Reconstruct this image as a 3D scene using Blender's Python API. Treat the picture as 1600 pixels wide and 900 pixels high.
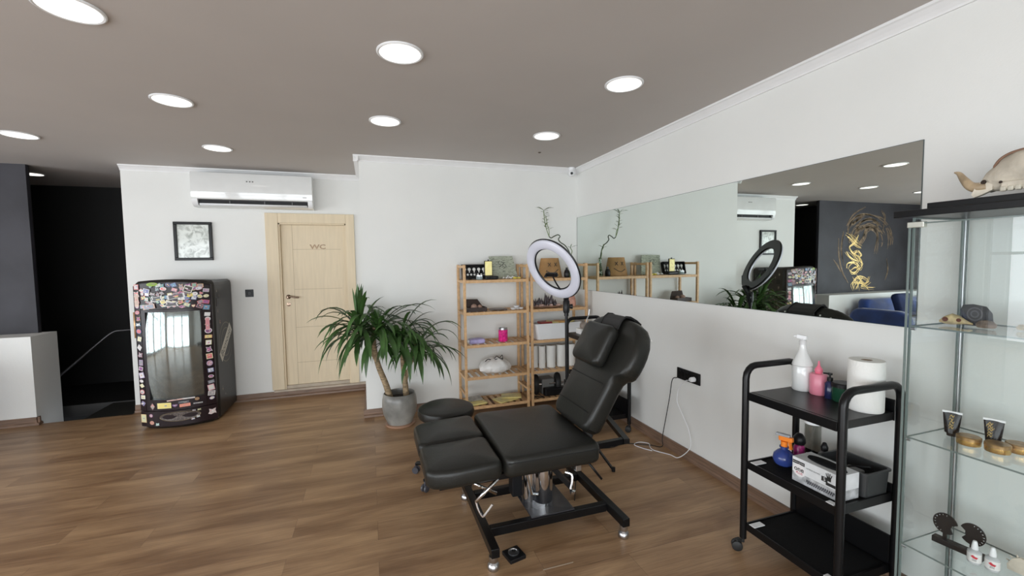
import bpy, bmesh, math, random
from mathutils import Vector, Matrix
for o in list(bpy.data.objects): bpy.data.objects.remove(o)
SC = bpy.context.scene
COL = SC.collection
PI = math.pi
# ------------------------------------------------------------ camera
cam_data = bpy.data.cameras.new('camera')
cam_data.sensor_width = 36.0
cam_data.lens = 669.1 / 1600 * 36.0
cam_data.clip_start = 0.02
cam = bpy.data.objects.new('camera', cam_data)
COL.objects.link(cam)
_yaw, _pit, _rol = math.radians(18.3815), math.radians(3.4074), math.radians(-0.77938)
_f = Vector((math.sin(_yaw) * math.cos(_pit), math.cos(_yaw) * math.cos(_pit), -math.sin(_pit)))
_r = Vector((math.cos(_yaw), -math.sin(_yaw), 0))
_u = _r.cross(_f)
_r2 = _r * math.cos(_rol) + _u * math.sin(_rol)
_u2 = -_r * math.sin(_rol) + _u * math.cos(_rol)
cam.matrix_world = Matrix(((_r2.x, _u2.x, -_f.x, 0), (_r2.y, _u2.y, -_f.y, 0), (_r2.z, _u2.z, -_f.z, 1.58), (0, 0, 0, 1)))
SC.camera = cam
# ------------------------------------------------------------ colour management, sky, daylight
SC.view_settings.view_transform = 'Standard'
SC.view_settings.look = 'None'
SC.view_settings.gamma = 1.0
SC.view_settings.use_curve_mapping = False
SC.view_settings.exposure = -1.10
LAMP = 4.1          # emission of the ceiling panels
DAY = 1.75           # scale of the daylight
world = bpy.data.worlds.new('daylight_sky')
SC.world = world
world.use_nodes = True
_bg = world.node_tree.nodes['Background']
_bg.inputs['Color'].default_value = (0.88, 0.93, 1.0, 1)
_bg.inputs['Strength'].default_value = 2.2 * DAY

def window_light(name, loc, rot, sx, sy, power, col=(0.93, 0.955, 1.0)):
    l = bpy.data.lights.new(name, 'AREA')
    l.shape = 'RECTANGLE'; l.size = sx; l.size_y = sy; l.energy = power; l.color = col
    o = bpy.data.objects.new(name, l); COL.objects.link(o)
    o.location = loc; o.rotation_euler = rot
    return o
# daylight pressing in through the shop windows (left side and behind the camera)
window_light('daylight_side', (-6.62, 0.9, 1.15), (0, math.radians(-90), 0), 2.2, 6.9, 300 * DAY)
window_light('daylight_front', (-2.4, -2.92, 1.15), (math.radians(90), 0, 0), 6.9, 2.2, 420 * DAY)

# ------------------------------------------------------------ materials
MATS = {}
def mat(name, col, rough=0.5, metal=0.0, spec=0.5, noise=0.0, nscale=8.0, bump=0.0, bscale=60.0, emit=None, estr=0.0, trans=0.0, alpha=1.0, coat=0.0, attr=False, stretch=None):
    if name in MATS: return MATS[name]
    m = bpy.data.materials.new(name); m.use_nodes = True
    nt = m.node_tree; b = nt.nodes['Principled BSDF']
    c = (col[0], col[1], col[2], 1)
    b.inputs['Base Color'].default_value = c
    b.inputs['Roughness'].default_value = rough
    b.inputs['Metallic'].default_value = metal
    b.inputs['Specular IOR Level'].default_value = spec
    b.inputs['Coat Weight'].default_value = coat
    b.inputs['Transmission Weight'].default_value = trans
    b.inputs['Alpha'].default_value = alpha
    tc = nt.nodes.new('ShaderNodeTexCoord'); src = tc.outputs['Object']
    if stretch:
        mp = nt.nodes.new('ShaderNodeMapping'); mp.inputs['Scale'].default_value = stretch
        nt.links.new(src, mp.inputs['Vector']); src = mp.outputs['Vector']
    if attr:
        a = nt.nodes.new('ShaderNodeAttribute'); a.attribute_name = 'Col'
        nt.links.new(a.outputs['Color'], b.inputs['Base Color'])
    else:
        n = nt.nodes.new('ShaderNodeTexNoise'); n.inputs['Scale'].default_value = nscale; n.inputs['Detail'].default_value = 4
        nt.links.new(src, n.inputs['Vector'])
        r = nt.nodes.new('ShaderNodeValToRGB'); k = max(noise, 0.02)
        r.color_ramp.elements[0].position = 0.3; r.color_ramp.elements[1].position = 0.7
        r.color_ramp.elements[0].color = tuple(max(0, v * (1 - k)) for v in col) + (1,)
        r.color_ramp.elements[1].color = tuple(min(1, v * (1 + k)) for v in col) + (1,)
        nt.links.new(n.outputs['Fac'], r.inputs['Fac']); nt.links.new(r.outputs['Color'], b.inputs['Base Color'])
    if bump:
        n2 = nt.nodes.new('ShaderNodeTexNoise'); n2.inputs['Scale'].default_value = bscale; n2.inputs['Detail'].default_value = 3
        nt.links.new(src, n2.inputs['Vector'])
        bp = nt.nodes.new('ShaderNodeBump'); bp.inputs['Strength'].default_value = bump; bp.inputs['Distance'].default_value = 0.01
        nt.links.new(n2.outputs['Fac'], bp.inputs['Height']); nt.links.new(bp.outputs['Normal'], b.inputs['Normal'])
    if emit:
        b.inputs['Emission Color'].default_value = (emit[0], emit[1], emit[2], 1); b.inputs['Emission Strength'].default_value = estr
    MATS[name] = m
    return m

def glassmat(name, tint=(0.985, 0.992, 0.99), refl=1.0, rough=0.0):
    if name in MATS: return MATS[name]
    m = bpy.data.materials.new(name); m.use_nodes = True
    nt = m.node_tree; nt.nodes.remove(nt.nodes['Principled BSDF']); out = nt.nodes['Material Output']
    t = nt.nodes.new('ShaderNodeBsdfTransparent'); t.inputs['Color'].default_value = (*tint, 1)
    g = nt.nodes.new('ShaderNodeBsdfGlossy'); g.inputs['Roughness'].default_value = rough
    fr = nt.nodes.new('ShaderNodeLayerWeight')
    pw = nt.nodes.new('ShaderNodeMath'); pw.operation = 'POWER'; pw.inputs[1].default_value = 5.0
    mu = nt.nodes.new('ShaderNodeMath'); mu.operation = 'MULTIPLY_ADD'; mu.inputs[1].default_value = 0.9 * refl; mu.inputs[2].default_value = 0.045 * refl; mu.use_clamp = True
    mx = nt.nodes.new('ShaderNodeMixShader')
    fr.inputs['Blend'].default_value = 0.5
    nt.links.new(fr.outputs['Facing'], pw.inputs[0]); nt.links.new(pw.outputs[0], mu.inputs[0]); nt.links.new(mu.outputs[0], mx.inputs[0])
    nt.links.new(t.outputs[0], mx.inputs[1]); nt.links.new(g.outputs[0], mx.inputs[2]); nt.links.new(mx.outputs[0], out.inputs[0])
    MATS[name] = m
    return m

def floor_material():
    m = bpy.data.materials.new('laminate_floor'); m.use_nodes = True
    nt = m.node_tree; b = nt.nodes['Principled BSDF']; N = nt.nodes.new; L = nt.links.new
    tc = N('ShaderNodeTexCoord')
    br = N('ShaderNodeTexBrick'); br.offset = 0.37; br.inputs['Scale'].default_value = 1.0
    br.inputs['Brick Width'].default_value = 1.28; br.inputs['Row Height'].default_value = 0.192
    br.inputs['Mortar Size'].default_value = 0.0012; br.inputs['Mortar Smooth'].default_value = 0.3
    br.inputs['Color1'].default_value = (0, 0, 0, 1); br.inputs['Color2'].default_value = (1, 1, 1, 1); br.inputs['Mortar'].default_value = (0.5, 0.5, 0.5, 1)
    L(tc.outputs['Object'], br.inputs['Vector'])
    # per-plank shift of the grain
    mp = N('ShaderNodeMapping'); mp.inputs['Scale'].default_value = (0.8, 5.0, 1)
    L(tc.outputs['Object'], mp.inputs['Vector'])
    add = N('ShaderNodeVectorMath'); add.operation = 'ADD'
    sc = N('ShaderNodeVectorMath'); sc.operation = 'SCALE'; sc.inputs['Scale'].default_value = 1.6
    L(br.outputs['Color'], sc.inputs[0]); L(mp.outputs['Vector'], add.inputs[0]); L(sc.outputs[0], add.inputs[1])
    n1 = N('ShaderNodeTexNoise'); n1.inputs['Scale'].default_value = 1.3; n1.inputs['Detail'].default_value = 5; n1.inputs['Roughness'].default_value = 0.55; n1.inputs['Distortion'].default_value = 0.6
    L(add.outputs[0], n1.inputs['Vector'])
    mp2 = N('ShaderNodeMapping'); mp2.inputs['Scale'].default_value = (3.0, 60, 1)
    L(tc.outputs['Object'], mp2.inputs['Vector'])
    n2 = N('ShaderNodeTexNoise'); n2.inputs['Scale'].default_value = 2.0; n2.inputs['Detail'].default_value = 4
    L(mp2.outputs['Vector'], n2.inputs['Vector'])
    r = N('ShaderNodeValToRGB'); e = r.color_ramp.elements
    e[0].position = 0.32; e[0].color = (0.225, 0.125, 0.062, 1); e[1].position = 0.70; e[1].color = (0.48, 0.31, 0.17, 1)
    k = e.new(0.5); k.color = (0.34, 0.208, 0.112, 1)
    L(n1.outputs['Fac'], r.inputs['Fac'])
    mx = N('ShaderNodeMix'); mx.data_type = 'RGBA'; mx.blend_type = 'MULTIPLY'; mx.inputs[0].default_value = 0.35
    r2 = N('ShaderNodeValToRGB'); r2.color_ramp.elements[0].color = (0.6, 0.57, 0.55, 1); r2.color_ramp.elements[1].color = (1.25, 1.22, 1.2, 1)
    r2.color_ramp.elements[0].position = 0.35; r2.color_ramp.elements[1].position = 0.65
    L(n2.outputs['Fac'], r2.inputs['Fac']); L(r.outputs['Color'], mx.inputs[6]); L(r2.outputs['Color'], mx.inputs[7])
    mo = N('ShaderNodeMix'); mo.data_type = 'RGBA'; mo.inputs[7].default_value = (0.05, 0.03, 0.02, 1)
    hf = N('ShaderNodeMath'); hf.operation = 'MULTIPLY'; hf.inputs[1].default_value = 0.5
    L(br.outputs['Fac'], hf.inputs[0]); L(hf.outputs[0], mo.inputs[0]); L(mx.outputs[2], mo.inputs[6])
    L(mo.outputs[2], b.inputs['Base Color'])
    b.inputs['Roughness'].default_value = 0.38; b.inputs['Specular IOR Level'].default_value = 0.45
    bp = N('ShaderNodeBump'); bp.inputs['Strength'].default_value = 0.08; bp.inputs['Distance'].default_value = 0.004
    L(n2.outputs['Fac'], bp.inputs['Height']); L(bp.outputs['Normal'], b.inputs['Normal'])
    return m

M_floor = floor_material()
M_wall = mat('white_wall_paint', (0.78, 0.785, 0.762), 0.75, noise=0.02, nscale=2, bump=0.06, bscale=90)
M_ceil = mat('ceiling_paint', (0.50, 0.465, 0.44), 0.85, noise=0.015, nscale=2)
M_trimw = mat('white_moulding', (0.80, 0.80, 0.80), 0.55)
M_base = mat('wood_baseboard', (0.20, 0.125, 0.085), 0.45, noise=0.3, nscale=3, stretch=(2, 2, 40))
M_black = mat('black_wall_paint', (0.006, 0.006, 0.006), 0.7)
M_navy = mat('charcoal_wall_plaster', (0.028, 0.027, 0.034), 0.62, noise=0.35, nscale=2.4, bump=0.15, bscale=14)
M_stone = mat('dark_granite', (0.022, 0.022, 0.019), 0.5, noise=0.9, nscale=60)
M_cream = mat('cream_door_wood', (0.69, 0.58, 0.41), 0.5, noise=0.05, nscale=3, stretch=(14, 14, 1))
M_creamd = mat('cream_door_groove', (0.42, 0.34, 0.22), 0.6)
M_bmetal = mat('black_powder_coated_metal', (0.005, 0.005, 0.0055), 0.30, spec=0.28)
M_bplas = mat('black_plastic', (0.008, 0.008, 0.009), 0.36, spec=0.28)
M_bmatte = mat('black_matte_fabric', (0.006, 0.006, 0.0065), 0.9, spec=0.2, noise=0.3, nscale=80)
M_leather = mat('black_leatherette', (0.014, 0.014, 0.012), 0.36, spec=0.34, bump=0.12, bscale=140)
M_chrome = mat('chrome', (0.75, 0.76, 0.78), 0.10, metal=1.0)
M_steel = mat('brushed_steel', (0.55, 0.56, 0.58), 0.28, metal=1.0)
M_wplas = mat('white_plastic', (0.80, 0.81, 0.82), 0.32)
M_wgloss = mat('white_gloss_plastic', (0.74, 0.75, 0.74), 0.08, coat=0.5)
M_bamboo = mat('bamboo_wood', (0.62, 0.39, 0.20), 0.45, noise=0.16, nscale=5, stretch=(6, 6, 6))
M_leaf = mat('leaf_green', (0.045, 0.105, 0.025), 0.40, noise=0.5, nscale=7)
M_bark = mat('cane_bark', (0.30, 0.22, 0.13), 0.8, noise=0.5, nscale=24, bump=0.6, bscale=50, stretch=(1, 1, 3))
M_soil = mat('potting_soil', (0.03, 0.02, 0.013), 0.95, noise=0.6, nscale=60, bump=0.8, bscale=80)
M_gold = mat('gold_paint', (0.80, 0.58, 0.24), 0.38, metal=0.75)
M_goldd = mat('dull_bronze_paint', (0.26, 0.18, 0.11), 0.55, metal=0.3, noise=0.5, nscale=14)
M_paper = mat('white_paper', (0.83, 0.83, 0.80), 0.9, bump=0.2, bscale=120)
M_attr = mat('printed_colours', (1, 1, 1), 0.45, attr=True)
M_glass = glassmat('clear_glass', (0.94, 0.965, 0.96), 1.3)
M_gedge = mat('green_glass_edge', (0.16, 0.20, 0.19), 0.15, spec=0.6)

def mirror_material():
    m = bpy.data.materials.new('mirror_silvering'); m.use_nodes = True
    b = m.node_tree.nodes['Principled BSDF']; nt = m.node_tree
    b.inputs['Metallic'].default_value = 1.0; b.inputs['Roughness'].default_value = 0.0
    n = nt.nodes.new('ShaderNodeTexNoise'); n.inputs['Scale'].default_value = 1.5
    r = nt.nodes.new('ShaderNodeValToRGB'); r.color_ramp.elements[0].color = (0.78, 0.84, 0.81, 1); r.color_ramp.elements[1].color = (0.79, 0.85, 0.82, 1)
    nt.links.new(n.outputs['Fac'], r.inputs['Fac']); nt.links.new(r.outputs['Color'], b.inputs['Base Color'])
    return m
M_mirror = mirror_material()

# ------------------------------------------------------------ mesh helpers
ORG = {}
def V(*a): return Vector(a if len(a) > 1 else a[0])
def empty(name, loc, label, cat, group=None):
    o = bpy.data.objects.new(name, None); COL.objects.link(o); o.location = loc; o.empty_display_size = 0.05
    o['label'] = label; o['category'] = cat
    if group: o['group'] = group
    ORG[o.name] = Vector(loc)
    return o
def tag(o, label, cat, group=None, kind=None):
    o['label'] = label; o['category'] = cat
    if group: o['group'] = group
    if kind: o['kind'] = kind
    return o

class MB:
    def __init__(s): s.bm = bmesh.new(); s.cl = None
    def colr(s, faces, c):
        if s.cl is None: s.cl = s.bm.loops.layers.float_color.new('Col')
        for f in faces:
            for l in f.loops: l[s.cl] = (c[0], c[1], c[2], 1)
    def face(s, pts, mi=0):
        vs = [s.bm.verts.new(p) for p in pts]
        f = s.bm.faces.new(vs); f.material_index = mi
        return f
    def box(s, a, b, bev=0.0, seg=2, mtx=None, mi=0):
        x0, y0, z0 = a; x1, y1, z1 = b
        P = [(x0, y0, z0), (x1, y0, z0), (x1, y1, z0), (x0, y1, z0), (x0, y0, z1), (x1, y0, z1), (x1, y1, z1), (x0, y1, z1)]
        vs = [s.bm.verts.new(p) for p in P]
        fs = [s.bm.faces.new([vs[i] for i in q]) for q in ((0, 3, 2, 1), (4, 5, 6, 7), (0, 1, 5, 4), (1, 2, 6, 5), (2, 3, 7, 6), (3, 0, 4, 7))]
        for f in fs: f.material_index = mi
        if bev > 0:
            es = list({e for f in fs for e in f.edges})
            r = bmesh.ops.bevel(s.bm, geom=es, offset=bev, segments=seg, profile=0.5, affect='EDGES')
            allv = list({v for f in r['faces'] for v in f.verts} | {v for v in vs if v.is_valid})
            for f in r['faces']: f.material_index = mi
            vs = allv
        if mtx is not None:
            vv = set()
            stack = list(vs)
            while stack:
                v = stack.pop()
                if v in vv or not v.is_valid: continue
                vv.add(v)
                for e in v.link_edges: stack.append(e.other_vert(v))
            for v in vv: v.co = mtx @ v.co
        return s
    def bar(s, p, q, w, h, up=(0, 0, 1), bev=0.0):
        p = Vector(p); q = Vector(q); d = q - p; L = d.length; d.normalize()
        u = Vector(up); side = d.cross(u)
        if side.length < 1e-4: side = d.cross(Vector((1, 0, 0)))
        side.normalize(); u = side.cross(d)
        m = Matrix(((d.x, side.x, u.x, p.x), (d.y, side.y, u.y, p.y), (d.z, side.z, u.z, p.z), (0, 0, 0, 1)))
        return s.box((0, -w / 2, -h / 2), (L, w / 2, h / 2), bev, 2, m)
    def tube(s, pts, r, n=10, cap=True, flat=1.0, mi=0):
        pts = [Vector(p) for p in pts]; rs = r if isinstance(r, (list, tuple)) else [r] * len(pts)
        rings = []; nrm = None
        for i, p in enumerate(pts):
            a = pts[max(i - 1, 0)]; b = pts[min(i + 1, len(pts) - 1)]
            t = (b - a).normalized()
            if nrm is None:
                nrm = t.cross(Vector((0, 0, 1)))
                if nrm.length < 1e-3: nrm = t.cross(Vector((1, 0, 0)))
            nrm = (nrm - t * nrm.dot(t)).normalized(); bn = t.cross(nrm)
            rings.append([s.bm.verts.new(p + (nrm * math.cos(2 * PI * k / n) + bn * math.sin(2 * PI * k / n) * flat) * rs[i]) for k in range(n)])
        for A, B in zip(rings, rings[1:]):
            for k in range(n):
                f = s.bm.faces.new((A[k], A[(k + 1) % n], B[(k + 1) % n], B[k])); f.smooth = True; f.material_index = mi
        if cap:
            f = s.bm.faces.new(rings[0][::-1]); f.material_index = mi
            f = s.bm.faces.new(rings[-1]); f.material_index = mi
        return s
    def lathe(s, prof, c=(0, 0, 0), n=24, axis=None, mi=0, sx=1.0, sy=1.0):
        """prof: (radius, height) pairs; closed with fans when the radius is 0"""
        c = Vector(c)
        if axis is None: X, Y, Zv = Vector((1, 0, 0)), Vector((0, 1, 0)), Vector((0, 0, 1))
        else:
            Zv = Vector(axis).normalized(); X = Zv.orthogonal().normalized(); Y = Zv.cross(X)
        rings = []
        for r, h in prof:
            if r <= 1e-6: rings.append([s.bm.verts.new(c + Zv * h)])
            else: rings.append([s.bm.verts.new(c + Zv * h + X * r * sx * math.cos(2 * PI * k / n) + Y * r * sy * math.sin(2 * PI * k / n)) for k in range(n)])
        for A, B in zip(rings, rings[1:]):
            if len(A) == 1 and len(B) == 1: continue
            for k in range(n):
                k2 = (k + 1) % n
                if len(A) == 1: f = s.bm.faces.new((A[0], B[k2], B[k]))
                elif len(B) == 1: f = s.bm.faces.new((A[k], A[k2], B[0]))
                else: f = s.bm.faces.new((A[k], A[k2], B[k2], B[k]))
                f.smooth = True; f.material_index = mi
        return s
    def prism(s, pts, off, mi=0):
        """polygon pts (3D) extruded by vector off"""
        off = Vector(off); A = [s.bm.verts.new(Vector(p)) for p in pts]; B = [s.bm.verts.new(Vector(p) + off) for p in pts]
        n = len(pts); fs = [s.bm.faces.new(A), s.bm.faces.new(B[::-1])]
        for k in range(n): fs.append(s.bm.faces.new((A[k], B[k], B[(k + 1) % n], A[(k + 1) % n])))
        for f in fs: f.material_index = mi
        return s
    def sweep(s, prof, path, closed_prof=True):
        """prof: list of (side, up) offsets; path: list of (point, side_vec)"""
        rings = [[s.bm.verts.new(Vector(p) + Vector(sd) * a + Vector((0, 0, b))) for a, b in prof] for p, sd in path]
        n = len(prof)
        for A, B in zip(rings, rings[1:]):
            for k in range(n if closed_prof else n - 1): s.bm.faces.new((A[k], A[(k + 1) % n], B[(k + 1) % n], B[k]))
        s.bm.faces.new(rings[0]); s.bm.faces.new(rings[-1][::-1])
        return s
    def pad(s, outline, thick, er, dome, O, U, W, N, rings=5):
        O, U, W, N = Vector(O), Vector(U).normalized(), Vector(W).normalized(), Vector(N).normalized()
        cu = sum(p[0] for p in outline) / len(outline); cw = sum(p[1] for p in outline) / len(outline)
        def ring(ins, sc, n):
            out = []
            for a, b in outline:
                du, dw = a - cu, b - cw; L = math.hypot(du, dw); k = max(0.02, (L - ins) / L) * sc
                nn = n(k) if callable(n) else n
                out.append(s.bm.verts.new(O + U * (cu + du * k) + W * (cw + dw * k) + N * nn))
            return out
        R = []
        for i in range(4):
            a = i / 3 * PI / 2; R.append(ring(er * (1 - math.sin(a)), 1, er * (1 - math.cos(a))))
        for i in range(5):
            a = i / 4 * PI / 2; R.append(ring(er * (1 - math.cos(a)), 1, thick - er + er * math.sin(a)))
        for i in range(1, rings + 1):
            k = 1 - i / (rings + 0.6); R.append(ring(er, k, thick + dome * (1 - k ** 2.5)))
        m = len(outline)
        for A, B in zip(R, R[1:]):
            for j in range(m):
                f = s.bm.faces.new((A[j], A[(j + 1) % m], B[(j + 1) % m], B[j])); f.smooth = True
        s.bm.faces.new(R[0][::-1]); f = s.bm.faces.new(R[-1]); f.smooth = True
        return s
    def text(s, txt, O, U, W, size, depth=0.001, mi=0, col=None, xsc=1.0, bold=0.0):
        """lettering laid in the plane O + U*x + W*y, centred on O"""
        cu = bpy.data.curves.new('t', 'FONT'); cu.body = txt; cu.size = size; cu.align_x = 'CENTER'; cu.align_y = 'CENTER'; cu.offset = bold
        cu.resolution_u = 3
        ob = bpy.data.objects.new('t', cu); COL.objects.link(ob)
        dg = bpy.context.evaluated_depsgraph_get(); me = bpy.data.meshes.new_from_object(ob.evaluated_get(dg))
        O, U, W = Vector(O), Vector(U).normalized(), Vector(W).normalized(); Nn = U.cross(W)
        vs = [s.bm.verts.new(O + U * v.co.x * xsc + W * v.co.y + Nn * depth) for v in me.vertices]
        fs = []
        for p in me.polygons:
            try: f = s.bm.faces.new([vs[i] for i in p.vertices]); f.material_index = mi; fs.append(f)
            except ValueError: pass
        if col: s.colr(fs, col)
        bpy.data.objects.remove(ob); bpy.data.curves.remove(cu); bpy.data.meshes.remove(me)
        return s
    def build(s, name, mats, parent=None, loc=None, smooth=None, fixn=True):
        if fixn: bmesh.ops.recalc_face_normals(s.bm, faces=s.bm.faces)
        for e in s.bm.edges:
            if len(e.link_faces) == 2 and e.calc_face_angle(0) > 0.75: e.smooth = False
        me = bpy.data.meshes.new(name)
        if parent is not None: o0 = ORG[parent.name]
        else: o0 = Vector(loc) if loc is not None else Vector((0, 0, 0))
        bmesh.ops.translate(s.bm, verts=s.bm.verts, vec=-o0)
        s.bm.to_mesh(me); s.bm.free()
        for m in (mats if isinstance(mats, (list, tuple)) else [mats]): me.materials.append(m)
        if smooth:
            for p in me.polygons: p.use_smooth = True
        o = bpy.data.objects.new(name, me); COL.objects.link(o)
        ORG[o.name] = o0
        if parent is not None: o.parent = parent
        else: o.location = o0
        return o
def sheet(a, b, e=0.0012):
    """glass sheet: clear plane between the four solid polished edges"""
    mb = MB(); ext = [abs(b[i] - a[i]) for i in range(3)]; k = ext.index(min(ext)); i, j = [q for q in range(3) if q != k]
    def P(u, v, w):
        p = [0, 0, 0]; p[i], p[j], p[k] = u, v, w; return tuple(p)
    m = (a[k] + b[k]) / 2
    mb.face([P(a[i], a[j], m), P(b[i], a[j], m), P(b[i], b[j], m), P(a[i], b[j], m)], 0)
    for (u0, u1, v0, v1) in ((a[i], b[i], a[j], a[j] + e), (a[i], b[i], b[j] - e, b[j]), (a[i], a[i] + e, a[j] + e, b[j] - e), (b[i] - e, b[i], a[j] + e, b[j] - e)):
        mb.box(P(u0, v0, a[k]), P(u1, v1, b[k]), mi=1)
    return mb
def struct(o): o['kind'] = 'structure'; return o
def copy_tree(o, parent=None):
    c = o.copy(); COL.objects.link(c)
    if parent is not None: c.parent = parent
    for ch in list(o.children): copy_tree(ch, c)
    return c
def rrect(w, h, r, n=5, cx=0.0, cy=0.0):
    out = []
    for (sx, sy, a0) in ((1, 1, 0), (-1, 1, 90), (-1, -1, 180), (1, -1, 270)):
        for i in range(n + 1):
            a = math.radians(a0 + 90 * i / n); out.append((cx + sx * (w / 2 - r) + r * math.cos(a), cy + sy * (h / 2 - r) + r * math.sin(a)))
    # densify long straight sides
    res = []
    for i, p in enumerate(out):
        q = out[(i + 1) % len(out)]; L = math.hypot(q[0] - p[0], q[1] - p[1]); k = max(1, int(L / 0.06))
        for j in range(k): res.append((p[0] + (q[0] - p[0]) * j / k, p[1] + (q[1] - p[1]) * j / k))
    return res
def bez(pts, n=8):
    """Catmull-Rom through the points"""
    P = [Vector(p) for p in pts]; P = [P[0] * 2 - P[1]] + P + [P[-1] * 2 - P[-2]]; out = []
    for i in range(1, len(P) - 2):
        for j in range(n):
            t = j / n; a, b, c, d = P[i - 1], P[i], P[i + 1], P[i + 2]
            out.append(0.5 * ((2 * b) + (c - a) * t + (2 * a - 5 * b + 4 * c - d) * t * t + (3 * b - a - 3 * c + d) * t ** 3))
    out.append(P[-2]); return out

# ============================================================ THE ROOM
XR, YB, YW, H = 2.365, 4.62, 5.68, 2.67
XC, XS, XL = -0.07, -2.475, -6.4            # return corner, stairwell edge, left shop front
YF = -2.7                                  # front of the shop behind the camera
struct(MB().box((XL - 0.15, YF - 0.15, -0.12), (XR + 0.15, 5.60, 0)).box((XS, 5.60, -0.12), (XR + 0.15, 5.83, 0)).box((XL - 0.15, 5.60, -0.12), (-3.71, 5.90, 0)).build('floor', M_floor))
struct(MB().box((XL - 0.15, YF - 0.15, H), (XR + 0.15, 7.6, H + 0.12)).build('ceiling', M_ceil))
struct(MB().box((XR, YF - 0.15, 0), (XR + 0.15, YB + 0.15, H)).build('wall_right', M_wall))
struct(MB().box((XC, YB, 0), (XR, YB + 0.15, H)).box((XC, YB + 0.15, 0), (XC + 0.15, YW, H)).build('wall_back', M_wall))
DX0, DX1, DZ = -1.02, -0.24, 2.10
struct(MB().box((XS, YW, 0), (DX0, YW + 0.15, H)).box((DX1, YW, 0), (XC + 0.15, YW + 0.15, H)).box((DX0, YW, DZ), (DX1, YW + 0.15, H)).box((DX0, YW + 0.09, 0), (DX1, YW + 0.15, DZ)).build('wall_rear', M_wall))
# plinth wall and charcoal feature wall
struct(MB().prism([(XL, 5.585, 0), (-3.255, 5.585, 0), (-3.255, 5.97, 0), (XL, 5.97, 0)], (0, 0, 0.9)).box((-3.7, 5.602, -0.9), (-3.255, 5.97, 0)).build('wall_plinth', M_wall))
struct(MB().box((XL, 5.89, 0.9), (-3.365, 5.935, H)).build('wall_feature', M_navy))
struct(MB().box((XL, 5.935, 0.9), (-3.368, 5.95, H)).box((XS, YW + 0.15, -2.2), (XS + 0.06, 7.45, H)).box((-4.22, 7.3, -2.2), (XS, 7.45, H)).build('wall_stairwell', M_black))
struct(MB().box((-4.22, 5.95, -2.2), (-4.13, 7.3, H)).build('wall_stairwell_side', mat('brown_black_paint', (0.012, 0.009, 0.008), 0.8)))
# stair landing and flight going down towards the left
struct(MB().box((-2.90, 5.60, -0.12), (XS, 6.20, 0.0)).build('floor_landing', M_stone))
mb = MB()
for k in range(4):
    x1 = -2.90 - 0.27 * k
    mb.box((x1 - 0.27, 5.98 if k > 0 else 5.62, -0.18 * (k + 1) - 0.12), (x1, 6.17, -0.18 * (k + 1)))
struct(mb.build('stair_flight', M_black)).name = 'trim_7'
struct(MB().box((-4.13, 6.19, -0.12), (XS, 7.3, -0.001)).build('floor_stairwell', M_black))
struct(MB().box((-4.13, 6.17, -0.12), (XS, 6.19, 0.012)).build('trim_5', mat('grey_stair_edge', (0.02, 0.019, 0.018), 0.6)))
# left shop front and front wall with windows (behind and beside the camera)
def glazed_wall(name, along, fixed, out, spans, zs, lo, hi, mats):
    """wall with window openings; along 'y' -> plane x=fixed"""
    mb = MB(); t0, t1 = (fixed, fixed + out) if out > 0 else (fixed + out, fixed)
    def bx(a0, a1, z0, z1):
        if along == 'y': mb.box((t0, a0, z0), (t1, a1, z1))
        else: mb.box((a0, t0, z0), (a1, t1, z1))
    cur = lo
    for a, b in spans:
        bx(cur, a, 0, H); bx(a, b, 0, zs[0]); bx(a, b, zs[1], H); cur = b
    bx(cur, hi, 0, H)
    return struct(mb.build(name, mats))
glazed_wall('wall_left', 'y', XL, -0.15, [(-2.3, -0.1), (0.05, 2.25), (2.4, 4.6)], (0.06, 2.36), YF - 0.15, 6.05, M_wall)
glazed_wall('wall_front', 'x', YF, -0.15, [(-5.9, -3.6), (-3.4, -1.1), (-0.9, 1.0)], (0.06, 2.36), XL - 0.15, XR, M_wall)
M_alu = mat('grey_window_frame', (0.32, 0.33, 0.35), 0.4)
def window(idx, along, fixed, a, b, z0, z1):
    mb = MB(); w = 0.05
    def bx(m, a0, a1, q0, q1, t=0.03):
        if along == 'y': m.box((fixed - 0.08 - t, a0, q0), (fixed - 0.08 + t, a1, q1))
        else: m.box((a0, fixed - 0.08 - t, q0), (a1, fixed - 0.08 + t, q1))
    bx(mb, a, b, z0, z0 + w); bx(mb, a, b, z1 - w, z1); bx(mb, a, a + w, z0 + w, z1 - w); bx(mb, b - w, b, z0 + w, z1 - w)
    mid = (a + b) / 2
    bx(mb, mid - w / 2, mid + w / 2, z0 + w, z1 - w, 0.028); zz = z0 + (z1 - z0) * 0.68
    bx(mb, a + w, b - w, zz - w / 2, zz + w / 2, 0.026)
    o = struct(mb.build('window_%d' % idx, M_alu))
    lo_ = (fixed - 0.083, a + w, z0 + w) if along == 'y' else (a + w, fixed - 0.083, z0 + w); hi_ = (fixed - 0.077, b - w, z1 - w) if along == 'y' else (b - w, fixed - 0.077, z1 - w)
    sheet(lo_, hi_).build('window_pane', [M_glass, M_gedge], o, fixn=False)
for i, (a, b) in enumerate([(-2.3, -0.1), (0.05, 2.25), (2.4, 4.6)]): window(i + 1, 'y', XL, a, b, 0.06, 2.36)
for i, (a, b) in enumerate([(-5.9, -3.6), (-3.4, -1.1), (-0.9, 1.0)]): window(i + 4, 'x', YF, a, b, 0.06, 2.36)

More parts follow.
